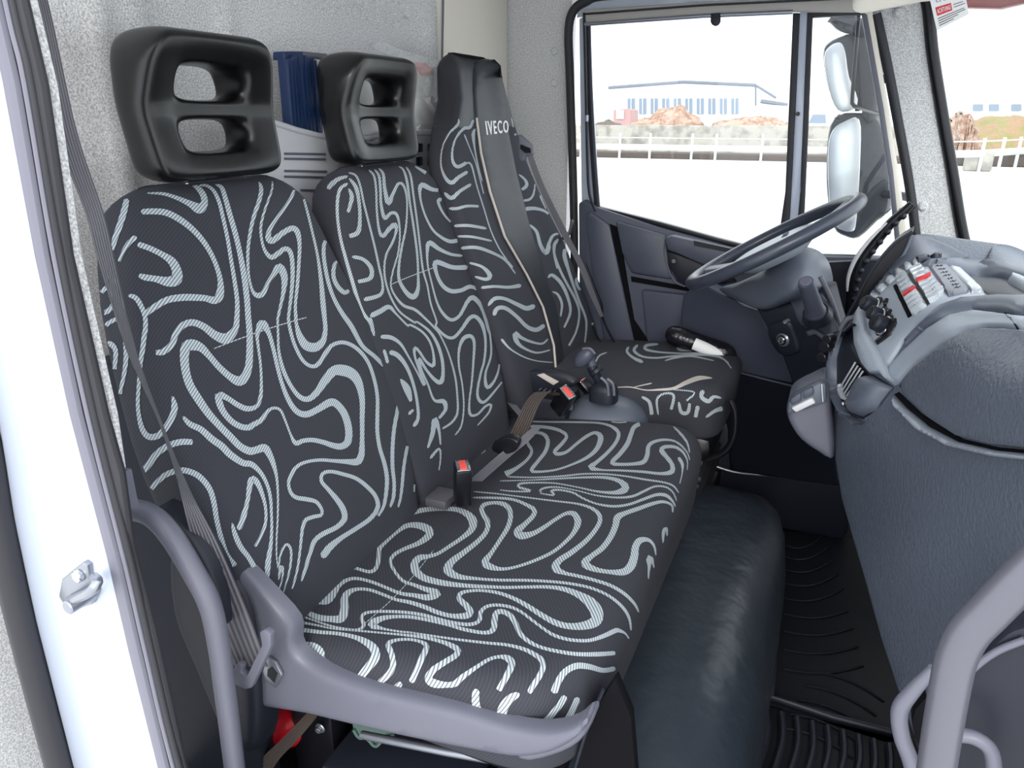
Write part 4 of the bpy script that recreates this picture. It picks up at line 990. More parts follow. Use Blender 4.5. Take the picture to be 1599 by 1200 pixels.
# ---- buckles
def buckle(root_loc, up, wdir, w, d, h, label, group=None, red_tilt=0.0):
    up = Vector(up).normalized(); wd = Vector(wdir); wd = (wd - up * wd.dot(up)).normalized(); dd = wd.cross(up)
    R = Matrix((wd, dd, up)).transposed()
    t = thing('belt_buckle', root_loc, label, 'belt buckle')
    c = Vector(root_loc) + up * h / 2
    box('housing', c, (w, d, h), BLACK, parent=t, bev=.005, rot=R)
    box('release_button', Vector(root_loc) + up * (h + .0005) + dd * 0, (w * .70, d * .42, .004), RED, parent=t, bev=.001, rot=R)['label'] = 'red release button'
    box('rim', Vector(root_loc) + up * (h - .001), (w * .86, d * .80, .003), CHROME, parent=t, bev=.001, rot=R)
    return t
P0 = PZ(722, 782, .545)
buckle(P0, (.06, -.05, 1), (.55, -.8, 0), .050, .034, .085, 'upright black buckle with red button on the bench between the two backrests')
g1 = thing('lap_belt', PZ(800, 690, .56), 'brown and grey lap belt folded across the far bench place', 'seat belt')
belt_strip('webbing', [(872, 618, 20, 1.70), (850, 612, 24, 1.66), (833, 628, 24, 1.60), (818, 660, 26, 1.50), (800, 700, 30, 1.42)], g1, BELTBR, W_=.047)
belt_strip('lower_strap', [(838, 668, 14, 1.44), (815, 690, 20, 1.40), (785, 714, 22, 1.36), (742, 752, 22, 1.25)], g1, BELT, W_=.047)
prism('tongue', [PY(x, y, 1.37) for x, y in smooth_poly([(772, 690), (790, 684), (808, 690), (806, 704), (786, 711), (768, 704)])], (0, .02, .004), BLACK, parent=g1, bev=.003)
belt_strip('upper_strap', [(778, 608, 12, 1.78), (800, 632, 12, 1.74), (815, 650, 10, 1.72)], g1, BELT, W_=.03)
box('anchor_cover', PZ(690, 778, .535), (.05, .06, .02), BELT, parent=g1, bev=.004)
P1 = PZ(872, 640, .555)
buckle(P1, (PY(893, 600, 1.69) - P1), (.75, -.35, -.25), .048, .032, .085, 'leaning black buckle with red button beside the gear lever')
P2 = PY(922, 612, 1.86)
buckle(P2, (PY(905, 592, 1.86) - P2), (.75, -.35, -.25), .036, .026, .04, 'small buckle half hidden behind the gear lever')
# ---- gear console
gc = thing('gear_console', (-.52, 1.86, 0), 'rounded grey gear console between bench and driver seat', 'console')
def dome(z0, z1, xc, yc, hx, hy):
    L = []
    for k in range(10):
        a = math.pi / 2 * k / 9; L.append((z0 + (z1 - z0) * math.sin(a), xc, yc, hx * (.25 + .75 * math.cos(a)), hy * (.25 + .75 * math.cos(a))))
    return [(0.0, xc, yc, hx, hy)] + L
v, f = section_loft(dome(.47, .565, -.52, 1.86, .12, .10), 48, 2.6); mesh_ob('dome', v, f, DASHS, parent=gc)
c0 = PZ(885, 628, .572); cyl('cap', c0 - Vector((0, 0, .02)), c0 + Vector((0, 0, .004)), .018, PLGREY, parent=gc)
box('console_tail', (-.76, 1.84, .30), (.30, .14, .54), PLDARK, parent=gc, bev=.02)
gb = MB()
for k in range(5):
    vv, ff = box_geo(PZ(845 + k * 7, 607 + k * 1.5, .585), (.004, .03, .003), .001); gb.add(vv, ff)
gb.build('vent_slots', PLGREY, parent=gc)
gl = thing('gear_lever', PY(943, 618, 1.80), 'grey gear lever knob rising from its black boot', 'gear lever')
bp_ = PY(943, 612, 1.80)
v, f = section_loft([(bp_.z - .025, bp_.x, bp_.y, .038, .032), (bp_.z + .005, bp_.x, bp_.y, .038, .032), (bp_.z + .02, bp_.x, bp_.y, .030, .028), (bp_.z + .03, bp_.x, bp_.y, .015, .015)], 28, 3); mesh_ob('boot', v, f, PLDARK, parent=gl)
for k in range(2):
    tube('boot_rib', [PY(x, y, 1.765) for x, y in ((938 + k * 10, 590 + k * 2), (948 + k * 9, 600), (950 + k * 9, 618))], .004, PLGREY, parent=gl)
v, f = tube_geo([PY(938, 600, 1.80), PY(930, 585, 1.79), PY(924, 572, 1.79)], [.012, .013, .014], smooth=4); mesh_ob('shaft', v, f, PLDARK, parent=gl)
v, f = cyl_geo(PY(933, 583, 1.79), PY(928, 576, 1.79), .020); mesh_ob('collar', v, f, PLDARK, parent=gl)
kb = MB()
vv, ff = tube_geo([PY(927, 577, 1.79), PY(923, 566, 1.79), PY(919, 556, 1.79), PY(916, 549, 1.79)], [.012, .012, .014, .010], seg=16, smooth=4); kb.add(vv, ff)
vv, ff = tube_geo([PY(900, 573, 1.78), PY(904, 568, 1.78), PY(911, 560, 1.78), PY(920, 552, 1.78), PY(927, 549, 1.78)], [.005, .015, .020, .017, .006], seg=20, smooth=5); kb.add(vv, ff)
kb.build('knob', PLBLUE, parent=gl)
tube('knob_ridge', [PY(910, 545, 1.77), PY(921, 545, 1.768), PY(929, 553, 1.77)], .0035, PLGREY, parent=gl, seg=8)
ar = thing('handbrake_unit', PY(835, 600, 1.80), 'dark handbrake housing with slotted plate beside the console', 'handbrake')
prism('housing', [PY(x, y, 1.80) for x, y in smooth_poly([(790, 590), (820, 580), (870, 584), (900, 600), (860, 612), (800, 612)])], (0, .06, -.01), PLDARK, parent=ar, bev=.008)
prism('blade', [PY(x, y, 1.795) for x, y in ((838, 586), (848, 584), (872, 597), (864, 602))], (0, .01, 0), PIPING, parent=ar, bev=.001)
# ---- driver belt
dbel = thing('driver_belt', PY(822, 230, 1.93), 'grey belt from the driver seat shoulder guide down to the door side', 'seat belt')
prism('guide', [PY(x, y, 1.92) for x, y in ((808, 210), (812, 211), (832, 228), (831, 242), (821, 243), (818, 252), (812, 252), (810, 247))], (0, .02, 0), PLGREY, parent=dbel, bev=.004)
prism('guide_slot', [PY(x, y, 1.915) for x, y in ((813, 226), (828, 232), (829, 239), (820, 239), (812, 232))], (0, .01, 0), BLACK, parent=dbel)
belt_strip('webbing', [(826, 238, 9, 1.94), (845, 290, 10, 2.02), (880, 362, 11, 2.14), (905, 410, 10, 2.20), (925, 460, 9, 2.25), (940, 495, 6, 2.28)], dbel, BELT)
tube('belt_stay', [PY(893, 345, 2.40), PY(890, 362, 2.3), PY(880, 372, 2.2)], .006, BLACK, parent=dbel)
for k, a in enumerate((((915, 410), (938, 470), (942, 500), (962, 540)), ((925, 510), (935, 530), (950, 545)))):
    tube('cable', [PY(x, y, 2.30) for x, y in a], .004, BLACK, parent=dbel, seg=6)
# black bag roll on driver seat
bg_ = tube('rolled_bin_bag', [PY(x, y, 2.26) for x, y in ((1040, 521), (1052, 524), (1100, 540), (1135, 553), (1148, 560))], [.012, .032, .031, .030, .010], BAGM, seg=20)
bg_['label'] = 'rolled glossy black plastic bag with white band on the driver seat'; bg_['category'] = 'bag'
wb = tube('paper_band', [PY(1084, 537, 2.238), PY(1112, 548, 2.238), PY(1140, 558, 2.245)], [.020, .018, .010], PAPER, parent=bg_, seg=14)

# ============================================================ STORAGE BEHIND SEATS
pk = thing('storage_bin', PX(560, 300, -1.04), 'pale grey plastic storage tray fixed on the rear wall behind the bench', 'storage tray')
prism('front', [PX(x, y, -1.03) for x, y in ((380, 182), (432, 192), (500, 212), (580, 216), (600, 208), (684, 208), (690, 216), (690, 300), (690, 380), (380, 380))], (-.012, 0, 0), PLWHITE, parent=pk, bev=.003)
tube('top_lip', [PX(x, y, -1.03) for x, y in ((380, 182), (432, 193), (498, 212), (580, 216), (600, 209), (684, 208))], .006, PLWHITE, parent=pk, smooth=2)
rl = MB()
for (y, x0, x1) in ((240, 445, 508), (248, 445, 508), (267, 445, 510), (276, 445, 510), (297, 470, 520)):
    vv, ff = tube_geo([PX(x0, y, -1.027), PX(x1, y + 1, -1.027)], .0022, seg=6, smooth=1); rl.add(vv, ff)
rl.build('ribs', PLGREY, parent=pk)
for (x, y) in ((655, 231), (673, 231), (655, 252), (673, 252)): box('slot', PX(x, y, -1.028), (.006, .030, .022), PLDARK, parent=pk, bev=.004)
box('floor', (-1.075, 1.6, 1.10), (.09, .8, .01), PLWHITE, parent=pk)
GF = 'blue covered brochures in the storage tray'
for k in range(9):
    x = 447 + k * 5.5; top = 88 + abs(k - 4) * 1.5 + random.uniform(-3, 3)
    lean = random.uniform(-.03, .01)
    a = PX(x, top, -1.045); b = PX(x + 1.5, 205, -1.045)
    hgt = max(a.z - 1.13, .1); wid = .010
    t = thing('brochure', (b.x, (a.y + b.y) / 2, 1.13), 'upright navy covered brochure in the grey tray, ' + ['leftmost of nine', 'second from the left', 'third from the left', 'fourth, with its white pages showing', 'middle of the nine', 'sixth from the left', 'seventh from the left', 'second from the right, white pages showing', 'rightmost, beside the white folder'][k], 'brochure', GF)
    cv = MB()
    for s in (-1, 1):
        vv, ff = box_geo((-1.047, t.location.y + s * wid * .42, 1.13 + hgt / 2), (.022, .0025, hgt), .001, Matrix.Rotation(lean, 3, 'X')); cv.add(vv, ff)
    if k not in (3, 7): vv, ff = box_geo((-1.036, t.location.y, 1.13 + hgt / 2), (.003, wid * .8, hgt), .001, Matrix.Rotation(lean, 3, 'X')); cv.add(vv, ff)
    cv.build('cover', NAVY, parent=t)
    box('pages', (-1.050, t.location.y, 1.13 + hgt / 2 + .001), (.018, wid * .6, hgt - .008), PAPER, parent=t, bev=.0005, rot=Matrix.Rotation(lean, 3, 'X'))
cp = thing('document_wallet', PX(470, 84, -1.05), 'navy wallet with grey zip strip lying over the brochures', 'wallet')
prism('cover', [PX(x, y, -1.05) for x, y in ((444, 80), (475, 80), (476, 92), (444, 94))], (-.03, 0, 0), NAVY, parent=cp, bev=.003)
prism('zip_strip', [PX(x, y, -1.048) for x, y in ((474, 80), (512, 84), (512, 93), (474, 91))], (-.02, 0, 0), PLGREY, parent=cp, bev=.002)
wf = thing('white_folder', PX(510, 150, -1.05), 'white folder with black elastic band next to the navy brochures', 'folder')
prism('cover', [PX(x, y, -1.05) for x, y in ((498, 98), (600, 92), (640, 100), (650, 212), (600, 210), (580, 214), (494, 210))], (-.03, 0, 0), PAPER, parent=wf, bev=.003)
tube('elastic', [PX(495, 173, -1.045), PX(506, 190, -1.045)], .0015, BLINK, parent=wf, smooth=1, seg=6)
pb = thing('plastic_packet', PX(665, 140, -1.04), 'crumpled clear plastic packet with red print above the tray, beside the driver seat', 'packet')
def crumple(poly, X, th, amp, m, name, seed):
    rnd = random.Random(seed); pts, tr_, bi, D = tri_fill(poly, 9)
    vs = [PX(p[0], p[1], X + rnd.uniform(-amp, amp)) for p in pts]; n = len(vs); vs += [v_ + Vector((-th, 0, 0)) for v_ in vs]
    fs = list(tr_) + [tuple(i + n for i in reversed(f_)) for f_ in tr_] + [(bi[k], bi[(k + 1) % len(bi)], bi[(k + 1) % len(bi)] + n, bi[k] + n) for k in range(len(bi)) if bi[k] != bi[(k + 1) % len(bi)]]
    return mesh_ob(name, vs, fs, m, parent=pb, smooth=False)
crumple([(573, 68), (600, 65), (620, 75), (650, 85), (690, 95), (720, 115), (715, 122), (690, 115), (690, 150), (640, 150), (620, 90), (590, 78)], -1.00, .002, .012, FILM, 'film', 3)
crumple([(640, 100), (665, 100), (678, 110), (672, 160), (690, 160), (692, 170), (682, 180), (686, 208), (650, 208)], -1.03, .02, .006, PAPER, 'paper', 4)
crumple([(640, 98), (660, 97), (675, 106), (676, 116), (660, 118), (655, 110), (645, 112)], -1.02, .004, .002, REDINK, 'red_print', 5)

# ---- under the bench
ex_ = thing('fire_extinguisher', PY(430, 1130, .86), 'red fire extinguisher lying under the bench', 'fire extinguisher')
a = PY(370, 1112, .86); b = PY(478, 1132, .86)
v, f = tube_geo([a, a + (b - a) * .1, a + (b - a) * .75, b, b + (b - a) * .12], [.04, .050, .050, .030, .012], seg=24, smooth=5); mesh_ob('cylinder', v, f, REDPAINT, parent=ex_)
cyl('valve', b, b + (b - a).normalized() * .05, .014, BLACK, parent=ex_)
st_ = thing('brown_strap', PY(450, 1150, .80), 'brown strap hanging diagonally under the bench shell', 'strap')
belt_strip('webbing', [(500, 1100, 16, .80), (480, 1125, 22, .80), (450, 1158, 26, .79), (415, 1195, 30, .78), (380, 1260, 32, .77)], st_, BELTBR, W_=.03)
gcv = MB(); pts = []
for i in range(13):
    t = i / 12; pts.append((552 + 62 * t, 1140 + 22 * math.sin(t * 2.9) + 4 * math.sin(t * 14)))
poly = [(550, 1128), (618, 1140)] + pts[::-1]
v, f = prism_geo([PY(x, y, .83) for x, y in poly], (0, .03, 0)); gc_ = mesh_ob('knit_cloth', v, f, GREENC); gc_['label'] = 'green knitted cloth peeking out below the bench shell'; gc_['category'] = 'cloth'
tube('hem', [PY(x, y, .826) for x, y in pts], .003, GREENC, parent=gc_, seg=8)
bo = thing('hex_bolt', PY(499, 1139, .82), 'zinc hex bolt under the bench shell', 'bolt')
c0 = PY(499, 1139, .82); cyl('washer', c0 + Vector((0, .004, 0)), c0, .010, STEEL, parent=bo); cyl('head', c0, c0 + Vector((0, -.006, 0)), .0065, STEEL, parent=bo, seg=6)
tb = thing('tool_box', (-.58, .98, 0.0), 'black box on the floor under the bench', 'box')
box('body', (-.58, .98, .09), (.26, .4, .18), BLACK, parent=tb, bev=.02)
box('lid', (-.58, .98, .195), (.27, .41, .03), PLDARK, parent=tb, bev=.01)
# ============================================================ ENGINE COVER, FLOOR MATS
ec = thing('engine_cover', (-.2, 1.5, 0), 'smooth black vinyl covered engine hump in front of the bench', 'engine cover')
LV = []
for (z, x1, yn, yf) in ((-.01, .015, .60, 2.18), (.08, .01, .62, 2.17), (.15, 0, .66, 2.16), (.20, -.012, .72, 2.13), (.235, -.03, .80, 2.09), (.262, -.06, .88, 2.04), (.280, -.10, .96, 1.97), (.290, -.15, 1.06, 1.88), (.294, -.22, 1.2, 1.75)):
    x0 = -.42; LV.append((z, (x0 + x1) / 2, (yn + yf) / 2, (x1 - x0) / 2, (yf - yn) / 2))
v, f = section_loft(LV, 96, 5.5); mesh_ob('cover', v, f, VINYL, parent=ec, angle=180)
prism('shaded_gap_sheet', [PY(x, y, .80) for x, y in ((960, 1060), (940, 1090), (905, 1165), (880, 1260), (1000, 1300), (985, 1120))], (0, .02, .0), MATTEBLACK, parent=ec, bev=.003)  # black sheet stands in for the shaded gap at the bench corner
tube('edge_beading', [PY(942, 1078, .80), PY(920, 1130, .80), PY(898, 1200, .80), PY(880, 1260, .80)], .003, PLDARK, parent=ec)
mt = thing('rubber_floor_mat', (.15, 1.8, 0), 'black rubber footwell mat with curved raised ribs', 'floor mat')
prism('mat', [PZ(x, y, .012) for x, y in ((1213, 828), (1440, 850), (1600, 1000), (1600, 1230), (1440, 1180), (1197, 1098), (1204, 960))], (0, 0, -.010), FLOORM, parent=mt, bev=.002)
rb_ = MB()
for k in range(9):
    y = 852 + k * 17 + k * k * .9; x0 = 1224; w = 60 + k * 8
    pts = [PZ(x0 + w * t, y + 8 * math.sin(t * 3.0) - 16 * t * t * (1 if k < 5 else .4), .014) for t in np.linspace(0, 1, 9)]
    vv, ff = tube_geo(pts, .003, seg=6, smooth=2); rb_.add(vv, ff)
for k in range(5):
    pts = [PZ(1270 - 12 * k + 110 * t, 1050 + 22 * k + 36 * t * t + 10 * t, .014) for t in np.linspace(0, 1, 9)]
    vv, ff = tube_geo(pts, .0028, seg=6, smooth=2); rb_.add(vv, ff)
rb_.build('raised_ribs', FLOORM, parent=mt)
tube('mat_edge', [PZ(1222, 832, .02), PZ(1215, 960, .02), PZ(1204, 1090, .02), PZ(1300, 1120, .02), PZ(1420, 1150, .02)], .008, PLDARK, parent=mt, smooth=1)
m2 = thing('entry_mat', (.05, 1.2, 0), 'ribbed grey rubber mat section nearest the camera', 'floor mat')
prism('mat', [PZ(x, y, .012) for x, y in ((1196, 1102), (1430, 1160), (1500, 1400), (1100, 1500), (1150, 1260), (1165, 1150))], (0, 0, -.01), FLOORM, parent=m2, bev=.002)
rr = MB()
for k in range(9):
    x = 1196 + k * 24; y = 1108 + k * 7
    pts = [PZ(x, y, .016), PZ(x + 2, y + 40, .018), PZ(x - 12, y + 90, .018), PZ(x - 34, y + 150, .016), PZ(x - 50, y + 220, .016)]
    vv, ff = tube_geo(pts, .008, seg=8, smooth=3); rr.add(vv, ff)
rr.build('raised_ribs', PLDARK, parent=m2)
sil = tube('sill_strip', [PY(1100, 722, 2.29), PY(1145, 737, 2.29), PY(1200, 743, 2.29), PY(1306, 753, 2.29)], .006, STEEL, seg=10)
tag(sil, 'thin bright metal strip along the dark driver footwell sill', 'sill strip')

# ============================================================ DASHBOARD
dash = thing('dashboard', (.30, 1.4, .4), 'wraparound grey dashboard with grained passenger side and centre stack', 'dashboard')
ctrl = [(1425, 364, 1.85), (1470, 376, 1.92), (1520, 402, 1.95), (1570, 415, 1.85), (1640, 440, 1.65), (1760, 480, 1.45), (1395, 420, 1.72), (1350, 470, 1.68), (1318, 512, 1.66),
        (1440, 440, 1.52), (1500, 465, 1.45), (1599, 470, 1.30), (1560, 492, 1.25), (1500, 500, 1.30), (1440, 520, 1.38), (1400, 600, 1.36), (1350, 560, 1.47), (1296, 560, 1.62), (1290, 640, 1.62), (1340, 650, 1.42),
        (1500, 600, 1.14), (1599, 560, 1.04), (1599, 700, .93), (1500, 700, 1.08), (1700, 700, .82), (1700, 560, .98), (1400, 700, 1.27), (1310, 790, 1.48), (1300, 700, 1.56), (1400, 850, 1.20), (1370, 1000, 1.26), (1500, 900, 1.04), (1599, 900, .90), (1430, 1165, 1.12), (1500, 1200, 1.0), (1599, 1200, .92), (1740, 1200, .84), (1740, 900, .80), (1480, 1400, 1.05), (1760, 1400, .86)]
fD = rbf(ctrl)
body = catmull([(1318, 512), (1340, 485), (1368, 445), (1395, 408), (1412, 378), (1425, 364), (1450, 368), (1485, 384), (1520, 402), (1570, 414), (1640, 438), (1760, 478)], 4)
body = [tuple(p) for p in body] + [(1765, 700), (1765, 1000), (1760, 1400), (1490, 1400), (1448, 1240), (1425, 1162), (1398, 1085), (1370, 1000), (1348, 920), (1325, 840), (1308, 780), (1298, 720), (1292, 670), (1289, 620), (1291, 585), (1299, 545)]
v, f = relief_geo(body, fD, step=15, thick=(.16, .05, -.02), edge=.02, er=9)
db_ = mesh_ob('body', v, f, DASH, parent=dash, angle=60)
DV = bvh_of(db_)
def dpan(name, poly, m, h=.005, b=3, step=8, parent=dash, **k): return panel(name, poly, DV, m, parent=parent, h=h, b=b, step=step, **k)
dpan('cowl_top', [(1424, 367), (1450, 371), (1485, 386), (1515, 402), (1500, 407), (1460, 406), (1430, 404), (1405, 416), (1380, 440), (1355, 470), (1335, 494), (1322, 512), (1340, 486), (1368, 447), (1395, 410), (1412, 382)], DASHS, h=.004, b=4)
dpan('tray_far_rim', [(1440, 412), (1500, 408), (1550, 412), (1600, 426), (1690, 450), (1690, 466), (1640, 454), (1598, 444), (1560, 434), (1505, 430), (1478, 423)], DASHS, h=.018, b=5)
dpan('tray_recess_shade', [(1504, 434), (1560, 437), (1600, 448), (1690, 470), (1690, 485), (1600, 467), (1548, 464), (1528, 452)], PLDARK, h=.002, b=2)  # dark colour stands in for the shaded hollow of the tray
dpan('tray_end', [(1575, 432), (1592, 440), (1660, 478), (1640, 480), (1572, 443)], DASHL, h=.016, b=3)
dpan('tray_near_rim', [(1470, 481), (1500, 470), (1560, 466), (1610, 468), (1700, 482), (1700, 512), (1610, 500), (1570, 491), (1520, 486), (1485, 492), (1450, 512), (1415, 545), (1412, 538), (1440, 508)], DASHS, h=.012, b=5)
dpan('light_band', [(1387, 578), (1415, 548), (1452, 514), (1485, 495), (1520, 489), (1570, 494), (1610, 502), (1700, 516), (1700, 540), (1610, 520), (1575, 515), (1540, 514), (1505, 520), (1470, 541), (1430, 571), (1403, 600)], DASHL, h=.009, b=4)
dpan('band_joint', [(1571, 495), (1575, 495), (1594, 518), (1590, 518)], MATTEBLACK, h=.0095, b=.6, step=4)
dpan('airbag_panel', [(1408, 606), (1432, 578), (1472, 548), (1508, 526), (1542, 520), (1576, 521), (1640, 532), (1700, 545), (1700, 706), (1640, 704), (1560, 696), (1505, 683), (1462, 657), (1425, 625)], DASH, h=.016, b=7, step=10)
dpan('lid_shadow_gap', [(1404, 604), (1430, 573), (1470, 543), (1505, 521), (1541, 515), (1576, 516), (1640, 526), (1700, 540), (1700, 546), (1640, 532), (1576, 521), (1542, 520), (1508, 526), (1472, 548), (1432, 578), (1408, 606)], MATTEBLACK, h=.002, b=.8, step=5)
dpan('lip_shadow_line', [(1396, 616), (1404, 612), (1440, 646), (1462, 661), (1505, 686), (1560, 699), (1640, 706), (1700, 708), (1700, 714), (1640, 711), (1560, 704), (1500, 691), (1455, 668), (1420, 640)], MATTEBLACK, h=.003, b=1.2, step=6)  # black strip paints the shadow line above the lip
dpan('grab_lip', [(1395, 619), (1412, 634), (1452, 667), (1498, 690), (1560, 704), (1640, 712), (1700, 714), (1700, 726), (1640, 722), (1560, 714), (1492, 699), (1442, 674), (1405, 640)], DASHL, h=.016, b=4)
dpan('stack_panel', [(1352, 500), (1362, 478), (1385, 452), (1402, 438), (1440, 420), (1490, 419), (1540, 464), (1480, 478), (1440, 505), (1412, 535), (1388, 575), (1370, 545), (1357, 520)], DASHL, h=.007, b=3)
def lerp2(q, u, v_):
    A, B, C_, D_ = [np.array(p, float) for p in q]; a = A + (B - A) * u; b = D_ + (C_ - D_) * u; return tuple(a + (b - a) * v_)
def quad(q, u0, u1, v0, v1): return [lerp2(q, u0, v0), lerp2(q, u1, v0), lerp2(q, u1, v1), lerp2(q, u0, v1)]
RQ = ((1404, 440), (1440, 420), (1476, 466), (1433, 497))
dpan('radio_slot', [(1397, 446), (1403, 443), (1433, 499), (1426, 503)], MATTEBLACK, h=.009, b=1, step=5)
rad = dpan('button_field', quad(RQ, 0, 1, 0, 1), BLINK, h=.0075, b=1, step=7)
for r_ in range(9):
    for c_ in range(2):
        red = (r_ == 4 and c_ == 0) or (r_ == 3 and c_ == 1) or (r_ == 5 and c_ == 0 and False)
        g = panel_geo(quad(RQ, .03 + c_ * .49, .48 + c_ * .49, (r_ + .10) / 9, (r_ + .88) / 9), DV, h=.017, b=.6, step=3)
        mesh_ob('radio_button', g[0], g[1], REDINK if red else SILVER, parent=rad)
VQ = ((1445, 420), (1472, 419), (1515, 464), (1480, 471))
vs_ = dpan('speaker_strip', quad(VQ, 0, 1, 0, 1), PLGREY, h=.012, b=1.5, step=6)
for k in range(8):
    u0, v0 = .30, (k + .6) / 9.4
    for uu in (0,):
        g = panel_geo(quad(VQ, .25 + uu, .70 + uu, v0, v0 + .055), DV, h=.0135, b=.5, step=4)
        if g: mesh_ob('slot', g[0], g[1], BLINK, parent=vs_)
dpan('silver_cover', [(1474, 420), (1490, 420), (1540, 463), (1517, 465)], SILVER, h=.012, b=2, step=6)
# small switches along the top edge of the stack
path = catmull([(1364, 470), (1376, 454), (1392, 438), (1408, 424), (1424, 414), (1436, 410)], 6)
SW = 6
for k in range(SW):
    a = path[int(k / SW * (len(path) - 1))]; b = path[int((k + .86) / SW * (len(path) - 1))]
    t = (b - a) / np.linalg.norm(b - a); n = np.array([t[1], -t[0]])
    if n[1] > 0: n = -n
    q = [tuple(a - n * 3), tuple(b - n * 3), tuple(b + n * 5), tuple(a + n * 5)]
    dpan('switch', q, SILVER, h=.007, b=.8, step=4)
for q in ([(1428, 409), (1447, 402), (1455, 407), (1436, 413)], [(1448, 402), (1462, 399), (1470, 405), (1456, 408)]): dpan('hazard_switch', q, PLDARK, h=.012, b=1, step=5)
# rotary knobs
for (x, y, r) in ((1370, 482, .016), (1381, 497, .014), (1387, 512, .017)):
    q, n = cast(DV, x, y)
    n = (n + Vector((-.5, -.4, .2))).normalized()
    rg = cyl('dial_ring', q, q + n * .010, r * 1.45, BLACK, parent=dash)
    kn = cyl('rotary_knob', q + n * .008, q + n * .034, r, PLDARK, parent=dash, bev=.3)
    cyl('knob_face', q + n * .034, q + n * .0355, r * .62, BLACK, parent=kn)
    cyl('chrome_ring', q + n * .008, q + n * .013, r * 1.12, CHROME, parent=kn)
for poly in ([(1380, 470), (1388, 465), (1393, 470), (1390, 484), (1382, 492), (1386, 480)], [(1392, 486), (1396, 481), (1399, 488), (1393, 502), (1388, 506)], [(1398, 496), (1405, 495), (1407, 508), (1398, 526), (1375, 543), (1368, 540), (1390, 522)]): dpan('dial_surround', poly, BLACK, h=.012, b=1.5, step=5)
# vent pod
dpan('vent_well', [(1316, 520), (1332, 505), (1342, 512), (1341, 540), (1352, 570), (1366, 586), (1397, 606), (1385, 622), (1368, 642), (1348, 655), (1330, 650), (1315, 628), (1308, 600), (1308, 560)], PLDARK, h=.004, b=3)
dpan('pod_frame', [(1312, 516), (1302, 545), (1300, 585), (1307, 620), (1322, 650), (1345, 664), (1352, 660), (1332, 650), (1316, 625), (1309, 595), (1309, 560), (1320, 524)], DASHS, h=.018, b=3)
dpan('pod_band', [(1350, 475), (1342, 492), (1337, 512), (1340, 542), (1352, 570), (1366, 586), (1380, 585), (1397, 603), (1403, 600), (1388, 570), (1374, 545), (1361, 518), (1355, 494)], DASHL, h=.016, b=4)
vt = dpan('air_vent', [(1318, 606), (1343, 566), (1360, 586), (1336, 622)], MATTEBLACK, h=.006, b=1, step=6)
for k in range(4):
    u = (k + .6) / 4.4; a = np.array((1318, 606)) + (np.array((1336, 622)) - np.array((1318, 606))) * u; b = np.array((1343, 566)) + (np.array((1360, 586)) - np.array((1343, 566))) * u
    v, f = strip_on([tuple(a), tuple(b)], DV, .0018, .012); mesh_ob('slat', v, f, SILVER, parent=vt)
dpan('vent_lip', [(1314, 597), (1319, 600), (1320, 612), (1330, 626), (1324, 628), (1316, 615)], SILVER, h=.012, b=1.5, step=5)
dpan('pod_nose', [(1342, 604), (1352, 590), (1366, 588), (1396, 606), (1384, 622), (1368, 642), (1350, 652), (1336, 642), (1332, 632)], DASHS, h=.026, b=10)
q, n = cast(DV, 1334, 632); v, f = ball_geo(q + n * .02, .004); mesh_ob('pod_stud', v, f, CHROME, parent=dash)
# binnacle blade
bl_out = catmull([(1425, 362), (1400, 378), (1372, 408), (1350, 442), (1332, 478), (1310, 514)], 5); bl_in = catmull([(1424, 368), (1412, 396), (1392, 425), (1368, 452), (1345, 484), (1320, 516)], 5)
prism('binnacle_blade', [PY(p[0], p[1], 1.74) for p in bl_out] + [PY(p[0], p[1], 1.74) for p in reversed(bl_in)], (.01, .10, 0), BLACK, parent=dash)
tube('binnacle_rim', [PY(p[0], p[1], 1.735) for p in bl_in], .0035, DASHS, parent=dash, seg=8, smooth=1)
tube('binnacle_rim', [PY(p[0], p[1], 1.735) for p in bl_out], .003, PLDARK, parent=dash, seg=8, smooth=1)
tube('trim_tube', [PY(x, y, 1.66) for x, y in ((1312, 516), (1322, 500), (1335, 495), (1345, 480))], .006, PLGREY, parent=dash)
for (x, y, r) in ((1296, 540, .012), (1292, 556, .010), (1300, 528, .010)):
    p = PY(x, y, 1.60); cyl('rocker', p, p + Vector((-.012, -.02, 0)), r, BLACK, parent=dash)
# lower knee pocket with switches
kp = slab('knee_switch_box', smooth_poly([(1228, 650), (1229, 634), (1240, 622), (1264, 610), (1290, 602), (1298, 640), (1302, 718), (1278, 710), (1250, 690), (1234, 668)], 3), 1.52, .10, PLGREY, parent=dash, edge=.02, er=10, step=8)
prism('switch_plate', [PY(x, y, 1.505) for x, y in ((1229, 648), (1231, 630), (1240, 618), (1280, 598), (1290, 600), (1291, 630), (1260, 640))], (.0, .03, 0), DASHS, parent=kp, bev=.006)
prism('white_pad', [PY(x, y, 1.495) for x, y in ((1235, 638), (1268, 622), (1274, 630), (1243, 645))], (.0, .02, 0), PLWHITE, parent=kp, bev=.003)
prism('switch', [PY(x, y, 1.497) for x, y in ((1234, 624), (1250, 614), (1252, 626), (1236, 634))], (.0, .015, 0), PLBLUE, parent=kp, bev=.003)
prism('switch', [PY(x, y, 1.497) for x, y in ((1253, 612), (1269, 605), (1271, 617), (1255, 624))], (.0, .015, 0), PLBLUE, parent=kp, bev=.003)
tube('plate_line', [PY(1283, 600, 1.50), PY(1285, 628, 1.50)], .0015, SILVER, parent=kp, smooth=1, seg=6)
